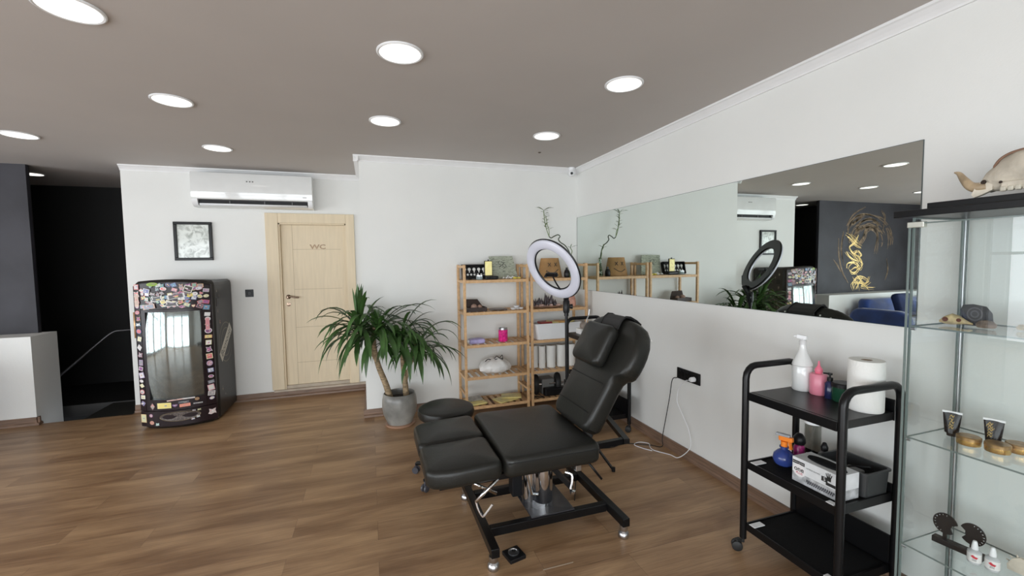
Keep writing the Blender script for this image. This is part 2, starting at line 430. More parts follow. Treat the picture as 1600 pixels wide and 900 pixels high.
# crown moulding
cp = [(0, 0), (0, -0.058), (0.010, -0.058), (0.012, -0.048), (0.022, -0.034), (0.040, -0.016), (0.050, -0.012), (0.052, 0)]
def crown(name, p, q, side, e0=0.0, e1=0.0):
    struct(MB().sweep(cp, [((p[0], p[1], H), side), ((q[0], q[1], H), side)]).build(name, M_trimw))
crown('trim_1', (XR, YF), (XR, YB), (-1, 0, 0))
crown('trim_2', (XC - 0.05, YB), (XR - 0.0, YB), (0, -1, 0))
crown('trim_3', (XS, YW), (XC, YW), (0, -1, 0))
crown('trim_4', (XC, YB - 0.05), (XC, YW), (-1, 0, 0))
# baseboards with a quarter-round strip
bp_ = [(0, 0), (0, 0.078), (0.012, 0.078), (0.014, 0.03), (0.028, 0.018), (0.030, 0)]
def base(name, p, q, side):
    struct(MB().sweep(bp_, [((p[0], p[1], 0), side), ((q[0], q[1], 0), side)]).build(name, M_base))
base('baseboard_right', (XR, YF), (XR, YB), (-1, 0, 0))
base('baseboard_back', (XC - 0.03, YB), (XR, YB), (0, -1, 0))
base('baseboard_corner', (XC, YB), (XC, YW), (-1, 0, 0))
base('baseboard_rear', (XS, YW), (XC, YW), (0, -1, 0))
base('baseboard_plinth', (XL, 5.585), (-3.225, 5.585), (0, -1, 0))
base('baseboard_plinth_end', (-3.255, 5.555), (-3.255, 5.62), (1, 0, 0))

# ---------------------------------------------- cream door marked WC
mb = MB()
FX0, FX1, FZ = -1.135, -0.162, 2.195
for a, b in (((FX0, 0.10), (DX0 + 0.02, FZ)), ((DX1 - 0.02, 0.10), (FX1, FZ)), ((DX0 + 0.02, DZ - 0.02), (DX1 - 0.02, FZ))):
    mb.box((a[0], YW - 0.028, a[1]), (b[0], YW + 0.005, b[1]), 0.004)
mb.box((DX0, YW - 0.012, 0.10), (DX0 + 0.035, YW + 0.088, DZ)).box((DX1 - 0.035, YW - 0.012, 0.10), (DX1, YW + 0.088, DZ)).box((DX0, YW - 0.012, DZ - 0.035), (DX1, YW + 0.088, DZ))
door = struct(mb.build('door_1', M_cream))
lf = MB(); lx0, lx1, lz0, lz1 = DX0 + 0.036, DX1 - 0.036, 0.135, DZ - 0.036
lf.box((lx0, YW + 0.03, lz0), (lx1, YW + 0.07, lz1), 0.002)
leaf = lf.build('door_panel', M_cream, door)
g = MB()
g.box((lx0 + 0.12, YW + 0.0292, lz0), (lx0 + 0.124, YW + 0.031, lz1))
for z in (0.40, 0.83, 1.29, 1.77): g.box((lx0 + 0.124, YW + 0.0292, z), (lx1 - 0.05, YW + 0.031, z + 0.004))
g.build('panel_groove', M_creamd, leaf)
h = MB(); hx = lx0 + 0.055
h.lathe([(0, 0), (0.026, 0), (0.026, 0.008), (0.012, 0.014), (0.012, 0.05), (0, 0.05)], (hx, YW + 0.03, 1.205), 20, axis=(0, -1, 0))
h.tube(bez([(hx, YW - 0.018, 1.205), (hx + 0.03, YW - 0.022, 1.212), (hx + 0.07, YW - 0.024, 1.20), (hx + 0.12, YW - 0.02, 1.196)]), [0.010] * 24 + [0.006], 10)
h.lathe([(0, 0), (0.024, 0), (0.024, 0.008), (0.008, 0.010), (0.008, 0.016), (0, 0.016)], (hx, YW + 0.03, 1.115), 20, axis=(0, -1, 0))
h.build('door_handle', mat('antique_brass', (0.22, 0.16, 0.12), 0.25, metal=1.0), door)
MB().text('WC', (-0.585, YW + 0.0296, 1.80), (1, 0, 0), (0, 0, 1), 0.075, 0.002, xsc=1.35, bold=0.002).text('WC', (-0.585, YW + 0.0286, 1.80), (1, 0, 0), (0, 0, 1), 0.075, 0.002, xsc=1.35, bold=0.001, mi=0).build('door_sign', mat('dark_bronze_letters', (0.16, 0.11, 0.07), 0.3, metal=0.8), door)
struct(MB().box((FX0 + 0.02, YW - 0.045, 0.078), (XC, YW + 0.03, 0.10)).box((DX0, YW, 0.0), (DX1, YW + 0.09, 0.135)).build('trim_6', mat('pale_stone_sill', (0.45, 0.38, 0.30), 0.6, noise=0.15, nscale=10)))

# ============================================================ CEILING PANEL LIGHTS
M_led = mat('led_diffuser', (1, 1, 1), 0.5, emit=(1.0, 0.955, 0.87), estr=LAMP)
def lamp_proto():
    r = empty('ceiling_light', (0, 0, 0), '', 'ceiling light', 'round recessed ceiling lights')
    f = MB().lathe([(0.104, -0.001), (0.118, -0.001), (0.118, -0.006), (0.112, -0.010), (0.104, -0.008), (0.104, -0.001)], (0, 0, 0), 40); f.build('frame', M_wplas, r)
    MB().lathe([(0, -0.006), (0.104, -0.006), (0.104, -0.002), (0, -0.002)], (0, 0, 0), 40).build('diffuser', M_led, r)
    return r
lamps = [
    (0.186, 2.34, 'round ceiling light in front and centre, largest bright disc above the chair'),
    (1.526, 2.348, 'round ceiling light nearest the mirror wall, in front of its row'),
    (-1.157, 2.345, 'round ceiling light cut by the top left edge of the photo'),
    (-1.190, 3.42, 'round ceiling light left of centre, second back in its row'),
    (0.150, 3.46, 'round ceiling light in the middle row, straight behind the largest central one'),
    (1.490, 3.48, 'round ceiling light near the back corner beside the small ceiling hole'),
    (-2.660, 4.62, 'round ceiling light at the left edge, before the charcoal wall'),
    (-1.290, 4.66, 'round ceiling light just in front of the air conditioner'),
    (-3.640, 6.45, 'round ceiling light inside the black stairwell'),
    (-2.56, 3.42, 'round ceiling light out on the left over open floor'),
    (-4.10, 4.70, 'round ceiling light in front of the golden mural, seen in the mirror'),
    (-2.50, 2.345, 'round ceiling light left and near the camera'),
    (1.53, 1.2, 'round ceiling light above the glass cabinet end, near the camera'),
    (0.19, 1.2, 'round ceiling light almost above the camera'),
    (-1.157, 1.2, 'round ceiling light above and left of the camera'),
    (0.19, 0.0, 'round ceiling light right over the camera'), (1.53, 0.0, 'round ceiling light over the near end of the mirror wall'),
    (-1.157, -1.2, 'round ceiling light behind the camera, left'), (1.0, -1.2, 'round ceiling light behind the camera, right'), (-4.1, 2.345, 'round ceiling light near the left windows')]
lp = lamp_proto()
for i, (x, y, lab) in enumerate(lamps):
    o = lp if i == 0 else copy_tree(lp)
    o.location = (x, y, H); o['label'] = lab

# ============================================================ WALL THINGS
# mirror
MY0, MY1, MZ0, MZ1 = 1.262, 4.612, 1.256, 2.10
r = empty('wall_mirror', (XR, (MY0 + MY1) / 2, MZ0), 'long frameless mirror fixed to the white right wall', 'mirror')
mb = MB(); mb.box((XR - 0.006, MY0, MZ0), (XR - 0.0005, MY1, MZ1)); mb.build('mirror_glass', [M_mirror], r)
mb = MB()
for a, b in (((MY0 - 0.002, MZ0 - 0.002), (MY1 + 0.002, MZ0)), ((MY0 - 0.002, MZ1), (MY1 + 0.002, MZ1 + 0.002)), ((MY0 - 0.002, MZ0), (MY0, MZ1)), ((MY1, MZ0), (MY1 + 0.002, MZ1))):
    mb.box((XR - 0.0065, a[0], a[1]), (XR - 0.0005, b[0], b[1]))
mb.build('mirror_edge', mat('dark_mirror_edge', (0.08, 0.10, 0.10), 0.3), r)

# air conditioner
r = empty('air_conditioner', (-1.19, YW, 2.23), 'white split air conditioner mounted above the cream door', 'air conditioner')
ax0, ax1 = -1.787, -0.600
def ac_prof(x0, x1, pr, mbx):
    A = [mbx.bm.verts.new((x0, y, z)) for y, z in pr]; B = [mbx.bm.verts.new((x1, y, z)) for y, z in pr]
    n = len(pr); mbx.bm.faces.new(A); mbx.bm.faces.new(B[::-1])
    for k in range(n): f = mbx.bm.faces.new((A[k], B[k], B[(k + 1) % n], A[(k + 1) % n])); f.smooth = True
mb = MB(); ac_prof(ax0 + 0.0, ax1, [(5.679, 2.602), (5.50, 2.602), (5.485, 2.598), (5.478, 2.585), (5.475, 2.45), (5.478, 2.335), (5.484, 2.314), (5.53, 2.31), (5.53, 2.262), (5.515, 2.250), (5.56, 2.232), (5.679, 2.232)], mb)
mb.build('body', M_wgloss, r)
for x0, x1 in ((ax0 + 0.002, ax0 + 0.055), (ax1 - 0.05, ax1 - 0.002)):
    mb = MB(); ac_prof(x0, x1, [(5.60, 2.3135), (5.484, 2.3135), (5.488, 2.28), (5.51, 2.248), (5.56, 2.233), (5.60, 2.233)], mb); mb.build('end_cap', M_wplas, r)
mb = MB(); mb.box((ax0 + 0.056, 5.52, 2.262), (ax1 - 0.051, 5.5295, 2.309)); mb.build('vent', M_bplas, r)
mb = MB(); ac_prof(ax0 + 0.07, ax1 - 0.06, [(5.519, 2.262), (5.496, 2.268), (5.492, 2.263), (5.51, 2.246), (5.519, 2.246)], mb); mb.build('flap', M_wplas, r)
for x in (-1.44, -1.10, -0.82): MB().box((x, 5.51, 2.27), (x + 0.006, 5.527, 2.302)).build('fin', mat('grey_fin', (0.2, 0.2, 0.2), 0.5), r)
M_gp = mat('grey_print', (0.12, 0.12, 0.12), 0.5)
for x in (-1.262, -1.232, -1.205): MB().box((x, 5.4735, 2.505), (x + 0.013, 5.476, 2.519)).build('emblem', M_gp, r)
MB().box((-0.70, 5.4755, 2.352), (-0.66, 5.479, 2.358)).build('emblem', M_gp, r)

# framed print
r = empty('framed_picture', (-1.845, YW, 1.65), 'small black framed print hanging on the white wall left of the door', 'picture')
px0, px1, pz0, pz1 = -2.028, -1.666, 1.652, 2.078
mb = MB()
for a, b in (((px0, pz0), (px1, pz0 + 0.03)), ((px0, pz1 - 0.03), (px1, pz1)), ((px0, pz0 + 0.03), (px0 + 0.03, pz1 - 0.03)), ((px1 - 0.03, pz0 + 0.03), (px1, pz1 - 0.03))):
    mb.box((a[0], YW - 0.028, a[1]), (b[0], YW - 0.001, b[1]), 0.003)
mb.build('frame', M_bmetal, r)
def print_material():
    m = bpy.data.materials.new('pale_printed_sheet'); m.use_nodes = True; nt = m.node_tree; b = nt.nodes['Principled BSDF']
    tc = nt.nodes.new('ShaderNodeTexCoord'); n = nt.nodes.new('ShaderNodeTexNoise'); n.inputs['Scale'].default_value = 14; n.inputs['Detail'].default_value = 6; n.inputs['Distortion'].default_value = 1.2
    r_ = nt.nodes.new('ShaderNodeValToRGB'); e = r_.color_ramp.elements; e[0].position = 0.36; e[0].color = (0.40, 0.43, 0.40, 1); e[1].position = 0.56; e[1].color = (0.80, 0.84, 0.80, 1)
    nt.links.new(tc.outputs['Object'], n.inputs['Vector']); nt.links.new(n.outputs['Fac'], r_.inputs['Fac']); nt.links.new(r_.outputs['Color'], b.inputs['Base Color'])
    b.inputs['Roughness'].default_value = 0.08
    return m
MB().box((px0 + 0.03, YW - 0.010, pz0 + 0.03), (px1 - 0.03, YW - 0.004, pz1 - 0.03)).build('print', print_material(), r)

# light switch by the cooler
r = empty('wall_switch', (-1.33, YW, 1.265), 'square black light switch on the white wall between drinks cooler and door', 'switch')
MB().box((-1.372, YW - 0.008, 1.222), (-1.288, YW, 1.308), 0.003).build('plate', M_bplas, r)
MB().box((-1.352, YW - 0.013, 1.242), (-1.308, YW - 0.006, 1.288), 0.003).build('rocker', M_bmetal, r)

# security camera in the corner, small hole in the ceiling
r = empty('security_camera', (2.27, 4.56, 2.67), 'small white security camera high in the back corner', 'camera')
MB().lathe([(0, 0), (0.036, 0), (0.036, -0.02), (0.030, -0.035), (0, -0.035)], (2.262, 4.555, 2.669), 24).build('mount', M_wplas, r)
MB().lathe([(0, 0.04), (0.02, 0.038), (0.034, 0.022), (0.038, 0), (0.034, -0.022), (0.02, -0.036), (0, -0.04)], (2.258, 4.548, 2.603), 24).build('head', M_wplas, r)
MB().lathe([(0, 0.0), (0.015, 0), (0.015, 0.012), (0.009, 0.018), (0, 0.018)], (2.246, 4.520, 2.596), 20, axis=(-0.5, -0.84, -0.2)).build('lens', M_bplas, r)
tag(MB().lathe([(0, 0), (0.016, 0), (0.014, -0.004), (0.006, -0.008), (0, -0.008)], (1.643, 4.018, 2.6695), 16).build('ceiling_nozzle', mat('brown_metal', (0.10, 0.07, 0.05), 0.5), None, (1.643, 4.018, 2.67)), 'tiny dark fitting in the ceiling in front of the back wall', 'ceiling fitting')

# stair handrail
r = empty('handrail', (-2.55, 5.95, 0.88), 'thin metal handrail bending down into the black stairwell', 'handrail')
MB().tube(bez([(XS + 0.001, 6.0, 0.872), (-2.70, 6.0, 0.868), (-2.78, 6.0, 0.85), (-2.9, 6.0, 0.75), (-3.2, 6.0, 0.47), (-3.6, 6.0, 0.12)], 6), 0.013, 10).build('rail', mat('dark_steel', (0.07, 0.07, 0.075), 0.35, metal=0.9), r)

# gold calligraphy mural on the charcoal wall (seen in the mirror)
r = empty('wall_mural', (-4.6, 5.888, 1.0), 'golden brush-stroke mural painted on the charcoal wall, seen in the mirror', 'mural')
def stroke(mb, pts, w, mi=0):
    P = bez([(x, 5.888, z) for x, z in pts], 7); n = len(P)
    for i in range(n - 1):
        def prof(j):
            t = j / (n - 1); return w * (0.12 + 0.88 * math.sin(PI * min(1, max(0, t * 0.92 + 0.04))) ** 0.7)
        a, b = P[i], P[i + 1]; d = (b - a); d.normalize(); s_ = Vector((-d.z, 0, d.x))
        wa, wb = prof(i) / 2, prof(i + 1) / 2
        dd = Vector((0, -0.0012 if mi == 0 else -0.0006, 0))
        mb.face([a + s_ * wa + dd, b + s_ * wb + dd, b - s_ * wb + dd, a - s_ * wa + dd], mi)
# mural coordinates: u from the left edge of what the mirror shows (right in the room is mirrored), v up
def mu(u, v):            # pixel of the 1309x900 mirror study -> wall coordinates
    return (-3.20 - (u - 600) / 640 * 2.62, 2.60 - (v - 125) / (690 - 125) * 1.66)
mb = MB()
gold = [([(815, 320), (850, 345), (890, 385), (925, 405)], .035), ([(845, 320), (870, 350), (900, 380)], .03), ([(905, 320), (880, 370), (845, 400), (870, 440), (915, 470), (935, 505), (930, 535)], .05),
        ([(825, 430), (850, 465), (890, 490), (920, 495)], .035), ([(905, 425), (925, 450), (915, 480), (940, 520)], .05), ([(830, 540), (835, 510), (870, 500), (905, 515), (900, 560), (870, 570), (850, 550)], .04),
        ([(860, 555), (890, 535), (920, 545), (940, 520)], .04), ([(900, 420), (880, 450), (905, 490)], .035), ([(885, 680), (875, 640), (905, 600), (945, 600), (980, 620)], .03),
        ([(905, 590), (925, 620), (950, 650), (985, 685)], .04), ([(880, 640), (920, 640), (960, 650), (990, 635)], .03), ([(945, 600), (920, 640), (900, 675)], .035), ([(985, 600), (970, 640), (935, 665), (1025, 680)], .03), ([(890, 615), (910, 650), (905, 685)], .03)]
for pts, w in gold: stroke(mb, [mu(*p) for p in pts], w * 0.6)
RM = random.Random(12)
for pts, w in gold:
    for q in range(2):
        o1, o2 = RM.uniform(-13, 13), RM.uniform(-13, 13); stroke(mb, [mu(p[0] + o1 + RM.uniform(-7, 7), p[1] + o2 + RM.uniform(-7, 7)) for p in pts], RM.uniform(.006, .012))
mb.build('gold_lettering', [M_gold], r, fixn=False)
mb = MB()
br = [([(860, 350), (890, 290), (950, 262), (1010, 258), (1055, 290)], .10), ([(880, 300), (920, 235), (990, 215), (1045, 245)], .08), ([(830, 330), (840, 260), (880, 205), (945, 180), (1060, 200)], .05), ([(820, 260), (860, 190), (945, 130)], .035),
      ([(900, 400), (945, 340), (960, 290), (1000, 275), (1040, 320), (1030, 440)], .10), ([(770, 340), (775, 450), (800, 560), (845, 640)], .03), ([(800, 300), (790, 420), (810, 520)], .05), ([(1060, 150), (1085, 200), (1075, 290)], .035), ([(740, 480), (770, 520), (790, 560)], .03), ([(1110, 480), (1120, 560), (1105, 630)], .04),
      ([(850, 250), (880, 235), (920, 200)], .09), ([(1000, 225), (1030, 235), (1040, 260)], .06)]
RM = random.Random(31)
for pts, w in br:
    n = max(3, int(w / 0.012))
    for q in range(n):          # each broad sweep is a bundle of dry-brush hairs
        o1, o2 = RM.uniform(-w, w) * 110, RM.uniform(-w, w) * 110; t0 = RM.random()
        pp = [(p[0] + o1 * (1 if i % 2 else .7) + RM.uniform(-3, 3), p[1] + o2 + RM.uniform(-3, 3)) for i, p in enumerate(pts)]
        stroke(mb, [mu(*p) for p in pp], RM.uniform(.008, .022), 0)
for q in range(90):
    a = RM.uniform(PI * .95, PI * 2.05); rr_ = RM.choice((95, 110, 135, 160)) + RM.uniform(-10, 10); d_ = RM.uniform(.12, .5)
    pp = [(985 + rr_ * math.cos(a + d_ * k / 3), 355 + rr_ * 1.05 * math.sin(a + d_ * k / 3)) for k in range(4)]
    stroke(mb, [mu(*p) for p in pp], RM.uniform(.006, .020), 0)
mb.build('bronze_brushwork', [M_goldd], r, fixn=False)

# ============================================================ DRINKS COOLER
fx0, fx1, fyb, fyf, fh = -2.165, -1.505, 5.64, 5.035, 1.44
fc, fw2 = (fx0 + fx1) / 2, (fx1 - fx0) / 2
def fy(x): return fyf - 0.115 * (1 - ((x - fc) / fw2) ** 2)          # bowed front
r = empty('drinks_cooler', (fc, 5.33, 0), 'black upright drinks cooler covered in stickers, standing against the white wall', 'cooler')
M_cool = mat('cooler_black_enamel', (0.016, 0.014, 0.012), 0.36, spec=0.35, noise=0.15, nscale=5)
M_coold = mat('cooler_maroon_black', (0.014, 0.007, 0.009), 0.3, spec=0.35)
def fout(ins=0.0, yoff=0.0, n=18, yb=None):
    a, b = fx0 + ins, fx1 - ins
    pts = [(b, (yb or fyb) - ins), (a, (yb or fyb) - ins)]
    for i in range(n + 1):
        x = a + (b - a) * i / n; e = min(x - a, b - x); rr = 0.03
        yy = fy(x) + yoff + ins + (rr - math.sqrt(max(0, rr * rr - (rr - e) ** 2)) if e < rr else 0)
        pts.append((x, yy))
    return pts
mb = MB(); lay = [(0.03, 0.0), (0.0, 0.03), (0.0, 0.06), (0.0, fh - 0.05), (0.006, fh - 0.02), (0.025, fh)]
rings = []
for ins, z in lay: rings.append([mb.bm.verts.new((x, y, z + (0.022 * (1 - ((x - fc) / fw2) ** 2) * (1 if z > 1 and y < 5.3 else 0)))) for x, y in fout(ins, 0.03)])
for A, B in zip(rings, rings[1:]):
    for k in range(len(A)): mb.bm.faces.new((A[k], A[(k + 1) % len(A)], B[(k + 1) % len(A)], B[k]))
mb.bm.faces.new(rings[0][::-1]); mb.bm.faces.new(rings[-1])
body = mb.build('body', M_cool, r)
def curved_panel(mb, x0, x1, z0, z1, yo, th, n=14, arch=0.0, archb=0.0):
    """panel following the bowed front, offset yo in front of the body, arched top"""
    F = []; Bk = []
    for i in range(n + 1):
        x = x0 + (x1 - x0) * i / n; k = (1 - ((x - fc) / fw2) ** 2)
        y = fy(x) + 0.03 - yo
        F.append((x, y - th, z0 + archb * k, z1 + arch * k)); Bk.append((x, y, z0 + archb * k, z1 + arch * k))
    f0 = [mb.bm.verts.new((x, y, a)) for x, y, a, b in F]; f1 = [mb.bm.verts.new((x, y, b)) for x, y, a, b in F]
    b0 = [mb.bm.verts.new((x, y, a)) for x, y, a, b in Bk]; b1 = [mb.bm.verts.new((x, y, b)) for x, y, a, b in Bk]
    for i in range(n):
        f = mb.bm.faces.new((f0[i], f0[i + 1], f1[i + 1], f1[i])); f.smooth = True
        mb.bm.faces.new((b0[i], b1[i], b1[i + 1], b0[i + 1])); mb.bm.faces.new((f1[i], f1[i + 1], b1[i + 1], b1[i])); mb.bm.faces.new((f0[i], b0[i], b0[i + 1], f0[i + 1]))
    mb.bm.faces.new((f0[0], f1[0], b1[0], b0[0])); mb.bm.faces.new((f0[n], b0[n], b1[n], f1[n]))
# header, side pilasters, kick panel, door frame, window
pan = MB(); curved_panel(pan, fx0 + 0.075, fx1 - 0.085, 1.178, fh - 0.028, 0.0, 0.022, arch=0.022); header = pan.build('header_panel', M_coold, r)
mb = MB(); curved_panel(mb, fx1 - 0.083, fx1 - 0.012, 0.19, fh - 0.04, 0.0, 0.026, 4, arch=0.022); mb.build('side_strip', M_coold, r)
mb = MB(); curved_panel(mb, fx0 + 0.012, fx0 + 0.073, 0.19, fh - 0.04, 0.0, 0.026, 4, arch=0.022); mb.build('side_strip', M_coold, r)
mb = MB(); curved_panel(mb, fx0 + 0.012, fx1 - 0.012, 0.035, 0.184, 0.0, 0.024, 18); mb.build('kick_panel', M_coold, r)
mb = MB()
gx0, gx1, gz0, gz1 = fx0 + 0.115, fx1 - 0.098, 0.300, 1.150
curved_panel(mb, fx0 + 0.076, gx0, 0.19, 1.174, 0.0, 0.024, 3); curved_panel(mb, gx1, fx1 - 0.086, 0.19, 1.174, 0.0, 0.024, 2)
curved_panel(mb, gx0, gx1, 0.19, gz0, 0.0, 0.024, 12); curved_panel(mb, gx0, gx1, gz1, 1.174, 0.0, 0.024, 12)
dr = mb.build('door', M_coold, r)
mb = MB(); NX, NZ = 14, 16; G = []
for j in range(NZ + 1):
    v = -1 + 2 * j / NZ; row = []
    for i in range(NX + 1):
        x = gx0 + (gx1 - gx0) * i / NX; u = -1 + 2 * i / NX
        row.append(mb.bm.verts.new((x, fy(x) + 0.024 - 0.030 * (1 - v * v) - 0.008 * (1 - u * u), gz0 + (gz1 - gz0) * j / NZ)))
    G.append(row)
for j in range(NZ):
    for i in range(NX): f = mb.bm.faces.new((G[j][i], G[j][i + 1], G[j + 1][i + 1], G[j + 1][i])); f.smooth = True
bmesh.ops.solidify(mb.bm, geom=list(mb.bm.faces), thickness=0.004)
mb.build('window_pane', mat('reflective_grey_glass', (0.50, 0.55, 0.54), 0.07, metal=0.9), dr)
mb = MB(); mb.tube([(fx0 + 0.006, fyf + 0.02, 0.90), (fx0 + 0.006, fyf + 0.02, 1.15)], 0.016, 8)
mb.build('handle', mat('copper_handle', (0.55, 0.33, 0.17), 0.35, metal=0.6), dr)
# oval grille
mb = MB(); O = (fc + 0.03, fy(fc) - 0.0, 0.12)
for j in range(26):
    a0, a1 = 2 * PI * j / 26, 2 * PI * (j + 1) / 26
    def gp(a, k): x = fc + 0.03 + 0.165 * k * math.cos(a); return Vector((x, fy(x) + 0.003, 0.125 + 0.045 * k * math.sin(a)))
    mb.face([gp(a0, 1), gp(a1, 1), gp(a1, 0.0001), gp(a0, 0.0001)][:4])
mb.build('grille', mat('cooler_grille', (0.10, 0.08, 0.07), 0.5, noise=0.9, nscale=120), r, fixn=False)
mb = MB(); mb.tube([gp(2 * PI * j / 30, 1.0) for j in range(31)], 0.003, 6, cap=False); mb.build('grille_ring', mat('dull_gold_trim', (0.2, 0.16, 0.10), 0.35, metal=0.7), r)
# stickers
R = random.Random(11); st_rest = MB()
pal = [(.62, .60, .58), (.70, .68, .66), (.75, .25, .25), (.72, .20, .22), (.78, .42, .45), (.20, .22, .42), (.18, .35, .50), (.80, .70, .28), (.78, .74, .50), (.35, .12, .30), (.10, .10, .12), (.80, .50, .30), (.72, .72, .74), (.30, .30, .33), (.55, .30, .35), (.45, .35, .50), (.25, .45, .38), (.82, .80, .78), (.38, .34, .34)]
STN = []
def sticker(cx, cz, w, h_, rot, shape, c1, c2, yo=0.0, mode='front'):
    big = len(STN) < 100; st = MB() if big else st_rest; STN.append(1)
    def P(u, v, lift):
        a = u * math.cos(rot) - v * math.sin(rot); b = u * math.sin(rot) + v * math.cos(rot)
        if mode == 'front':
            x = cx + a; return Vector((x, fy(x) + 0.0026 - yo - lift, cz + b))
        return Vector((fx1 + 0.0012 + lift, cx + a, cz + b))
    def poly(k, lift, c, sh):
        if sh == 0: pts = [(-1, -1), (1, -1), (1, 1), (-1, 1)]
        elif sh == 1: pts = [(math.cos(t * PI / 6), math.sin(t * PI / 6)) for t in range(12)]
        elif sh == 2: pts = [(0, -1.1), (1, 0), (0, 1.1), (-1, 0)]
        elif sh == 3: pts = [(-1, -.6), (-.3, -1), (.5, -.7), (1, -.9), (.8, .2), (1, .9), (.1, .6), (-.7, 1), (-.6, .1)]
        else: pts = [(-.9, .8), (.9, .8), (.8, -.2), (0, -1), (-.8, -.2)]
        f = st.face([P(u * w / 2 * k, v * h_ / 2 * k, lift) for u, v in pts]); st.colr([f], c)
    poly(1.0, 0.0, c1, shape); poly(0.78, 0.0006, c2, shape)
    for _ in range(R.choice((1, 2, 3))):
        u, v = R.uniform(-.35, .35), R.uniform(-.4, .4); a, b = R.uniform(.12, .4), R.uniform(.07, .22); c = R.choice(pal)
        f = st.face([P((u + p * a) * w / 2, (v + q * b) * h_ / 2, 0.0011) for p, q in ((-1, -1), (1, -1), (1, 1), (-1, 1))]); st.colr([f], c)
    if big: st.build('sticker', M_attr, r, fixn=False)
# header: jittered grid
zt = lambda x: fh - 0.035 + 0.022 * (1 - ((x - fc) / fw2) ** 2)
for j in range(6):
    for i in range(11):
        x = fx0 + 0.10 + i * 0.047 + R.uniform(-.012, .012); z = 1.205 + j * 0.040 + R.uniform(-.010, .010)
        if z > zt(x) - 0.014 or R.random() < .05: continue
        w = R.uniform(.030, .062); h_ = R.uniform(.026, .044)
        sticker(x, z, w, h_, R.uniform(-.5, .5), R.choice((0, 0, 1, 3, 3, 2, 4)), R.choice(pal), R.choice(pal), yo=0.0022 + 0.0003 * ((i * 7 + j * 3) % 5))
sticker(fc - 0.13, 1.418, 0.10, 0.036, 0.04, 1, (.30, .45, .06), (.20, .32, .03), yo=0.006)
sticker(fc + 0.155, 1.365, 0.07, 0.066, -.35, 0, (.70, .68, .60), (.05, .05, .04), yo=0.006)
sticker(fc + 0.165, 1.305, 0.05, 0.036, .1, 3, (.80, .70, .15), (.75, .62, .12), yo=0.006)
sticker(fc - 0.10, 1.28, 0.11, 0.06, .15, 3, (.75, .75, .75), (.12, .13, .14), yo=0.006)
sticker(fc + 0.06, 1.30, 0.14, 0.045, .18, 0, (.72, .72, .72), (.10, .10, .11), yo=0.0065)
sticker(fc - 0.17, 1.205, 0.11, 0.045, .15, 0, (.62, .45, .38), (.30, .34, .42), yo=0.006)
sticker(fc + 0.02, 1.225, 0.12, 0.05, .0, 3, (.72, .70, .68), (.10, .10, .11), yo=0.0065)
# side strips
for sx, zs, seed in ((fx1 - 0.047, 0.24, 3), (fx0 + 0.045, 0.24, 5)):
    z = zs
    while z < 1.37:
        h_ = R.uniform(.030, .062); w = R.uniform(.038, .056)
        sticker(sx + R.uniform(-.004, .004), z + h_ / 2, w, h_, R.uniform(-.25, .25), R.choice((0, 0, 1, 1, 2, 3)), R.choice(pal), R.choice(pal), yo=0.0026)
        z += h_ + R.uniform(.004, .028)
sticker(fx1 - 0.047, 1.01, 0.030, 0.12, 0.0, 0, (.72, .38, .40), (.70, .30, .34), yo=0.004)
sticker(fx0 + 0.045, 1.27, 0.042, 0.12, 0.0, 0, (.72, .52, .44), (.60, .45, .38), yo=0.004)
# lower door band and kick panel
for x, z, w, h_, sh, c1, c2 in ((-2.03, .235, .05, .07, 2, (.1, .04, .05), (.5, .35, .3)), (-1.925, .240, .12, .055, 0, (.80, .70, .30), (.78, .66, .22)), (-1.835, .235, .05, .03, 4, (.22, .10, .25), (.16, .07, .2)), (-1.755, .230, .085, .03, 0, (.78, .30, .22), (.72, .28, .2)), (-1.765, .262, .085, .022, 0, (.08, .08, .10), (.12, .12, .14)),
                                (-1.66, .275, .034, .030, 1, (.55, .30, .15), (.3, .2, .1)), (-1.655, .232, .07, .012, 0, (.45, .45, .45), (.3, .3, .3)), (-2.125, .115, .055, .08, 0, (.72, .55, .30), (.60, .62, .40)), (-2.05, .145, .035, .035, 1, (.35, .12, .28), (.5, .4, .42)), (-2.045, .075, .04, .036, 1, (.75, .42, .30), (.55, .25, .2)), (-1.995, .06, .035, .028, 3, (.5, .65, .6), (.45, .62, .58)),
                                (-1.69, .165, .03, .015, 3, (.6, .6, .62), (.5, .5, .5)), (-1.65, .165, .03, .018, 3, (.6, .58, .35), (.5, .5, .3)), (-1.70, .085, .03, .024, 3, (.6, .6, .62), (.5, .55, .6)), (-1.66, .10, .03, .026, 3, (.7, .7, .7), (.6, .65, .66)), (-1.555, .12, .06, .06, 3, (.72, .62, .60), (.65, .55, .52)), (-1.83, .290, .14, .012, 0, (.6, .5, .46), (.7, .4, .34)), (-1.72, .293, .09, .012, 0, (.7, .62, .58), (.66, .60, .6))):
    sticker(x, z, w, h_, R.uniform(-.05, .08), sh, c1, c2, yo=0.0012)
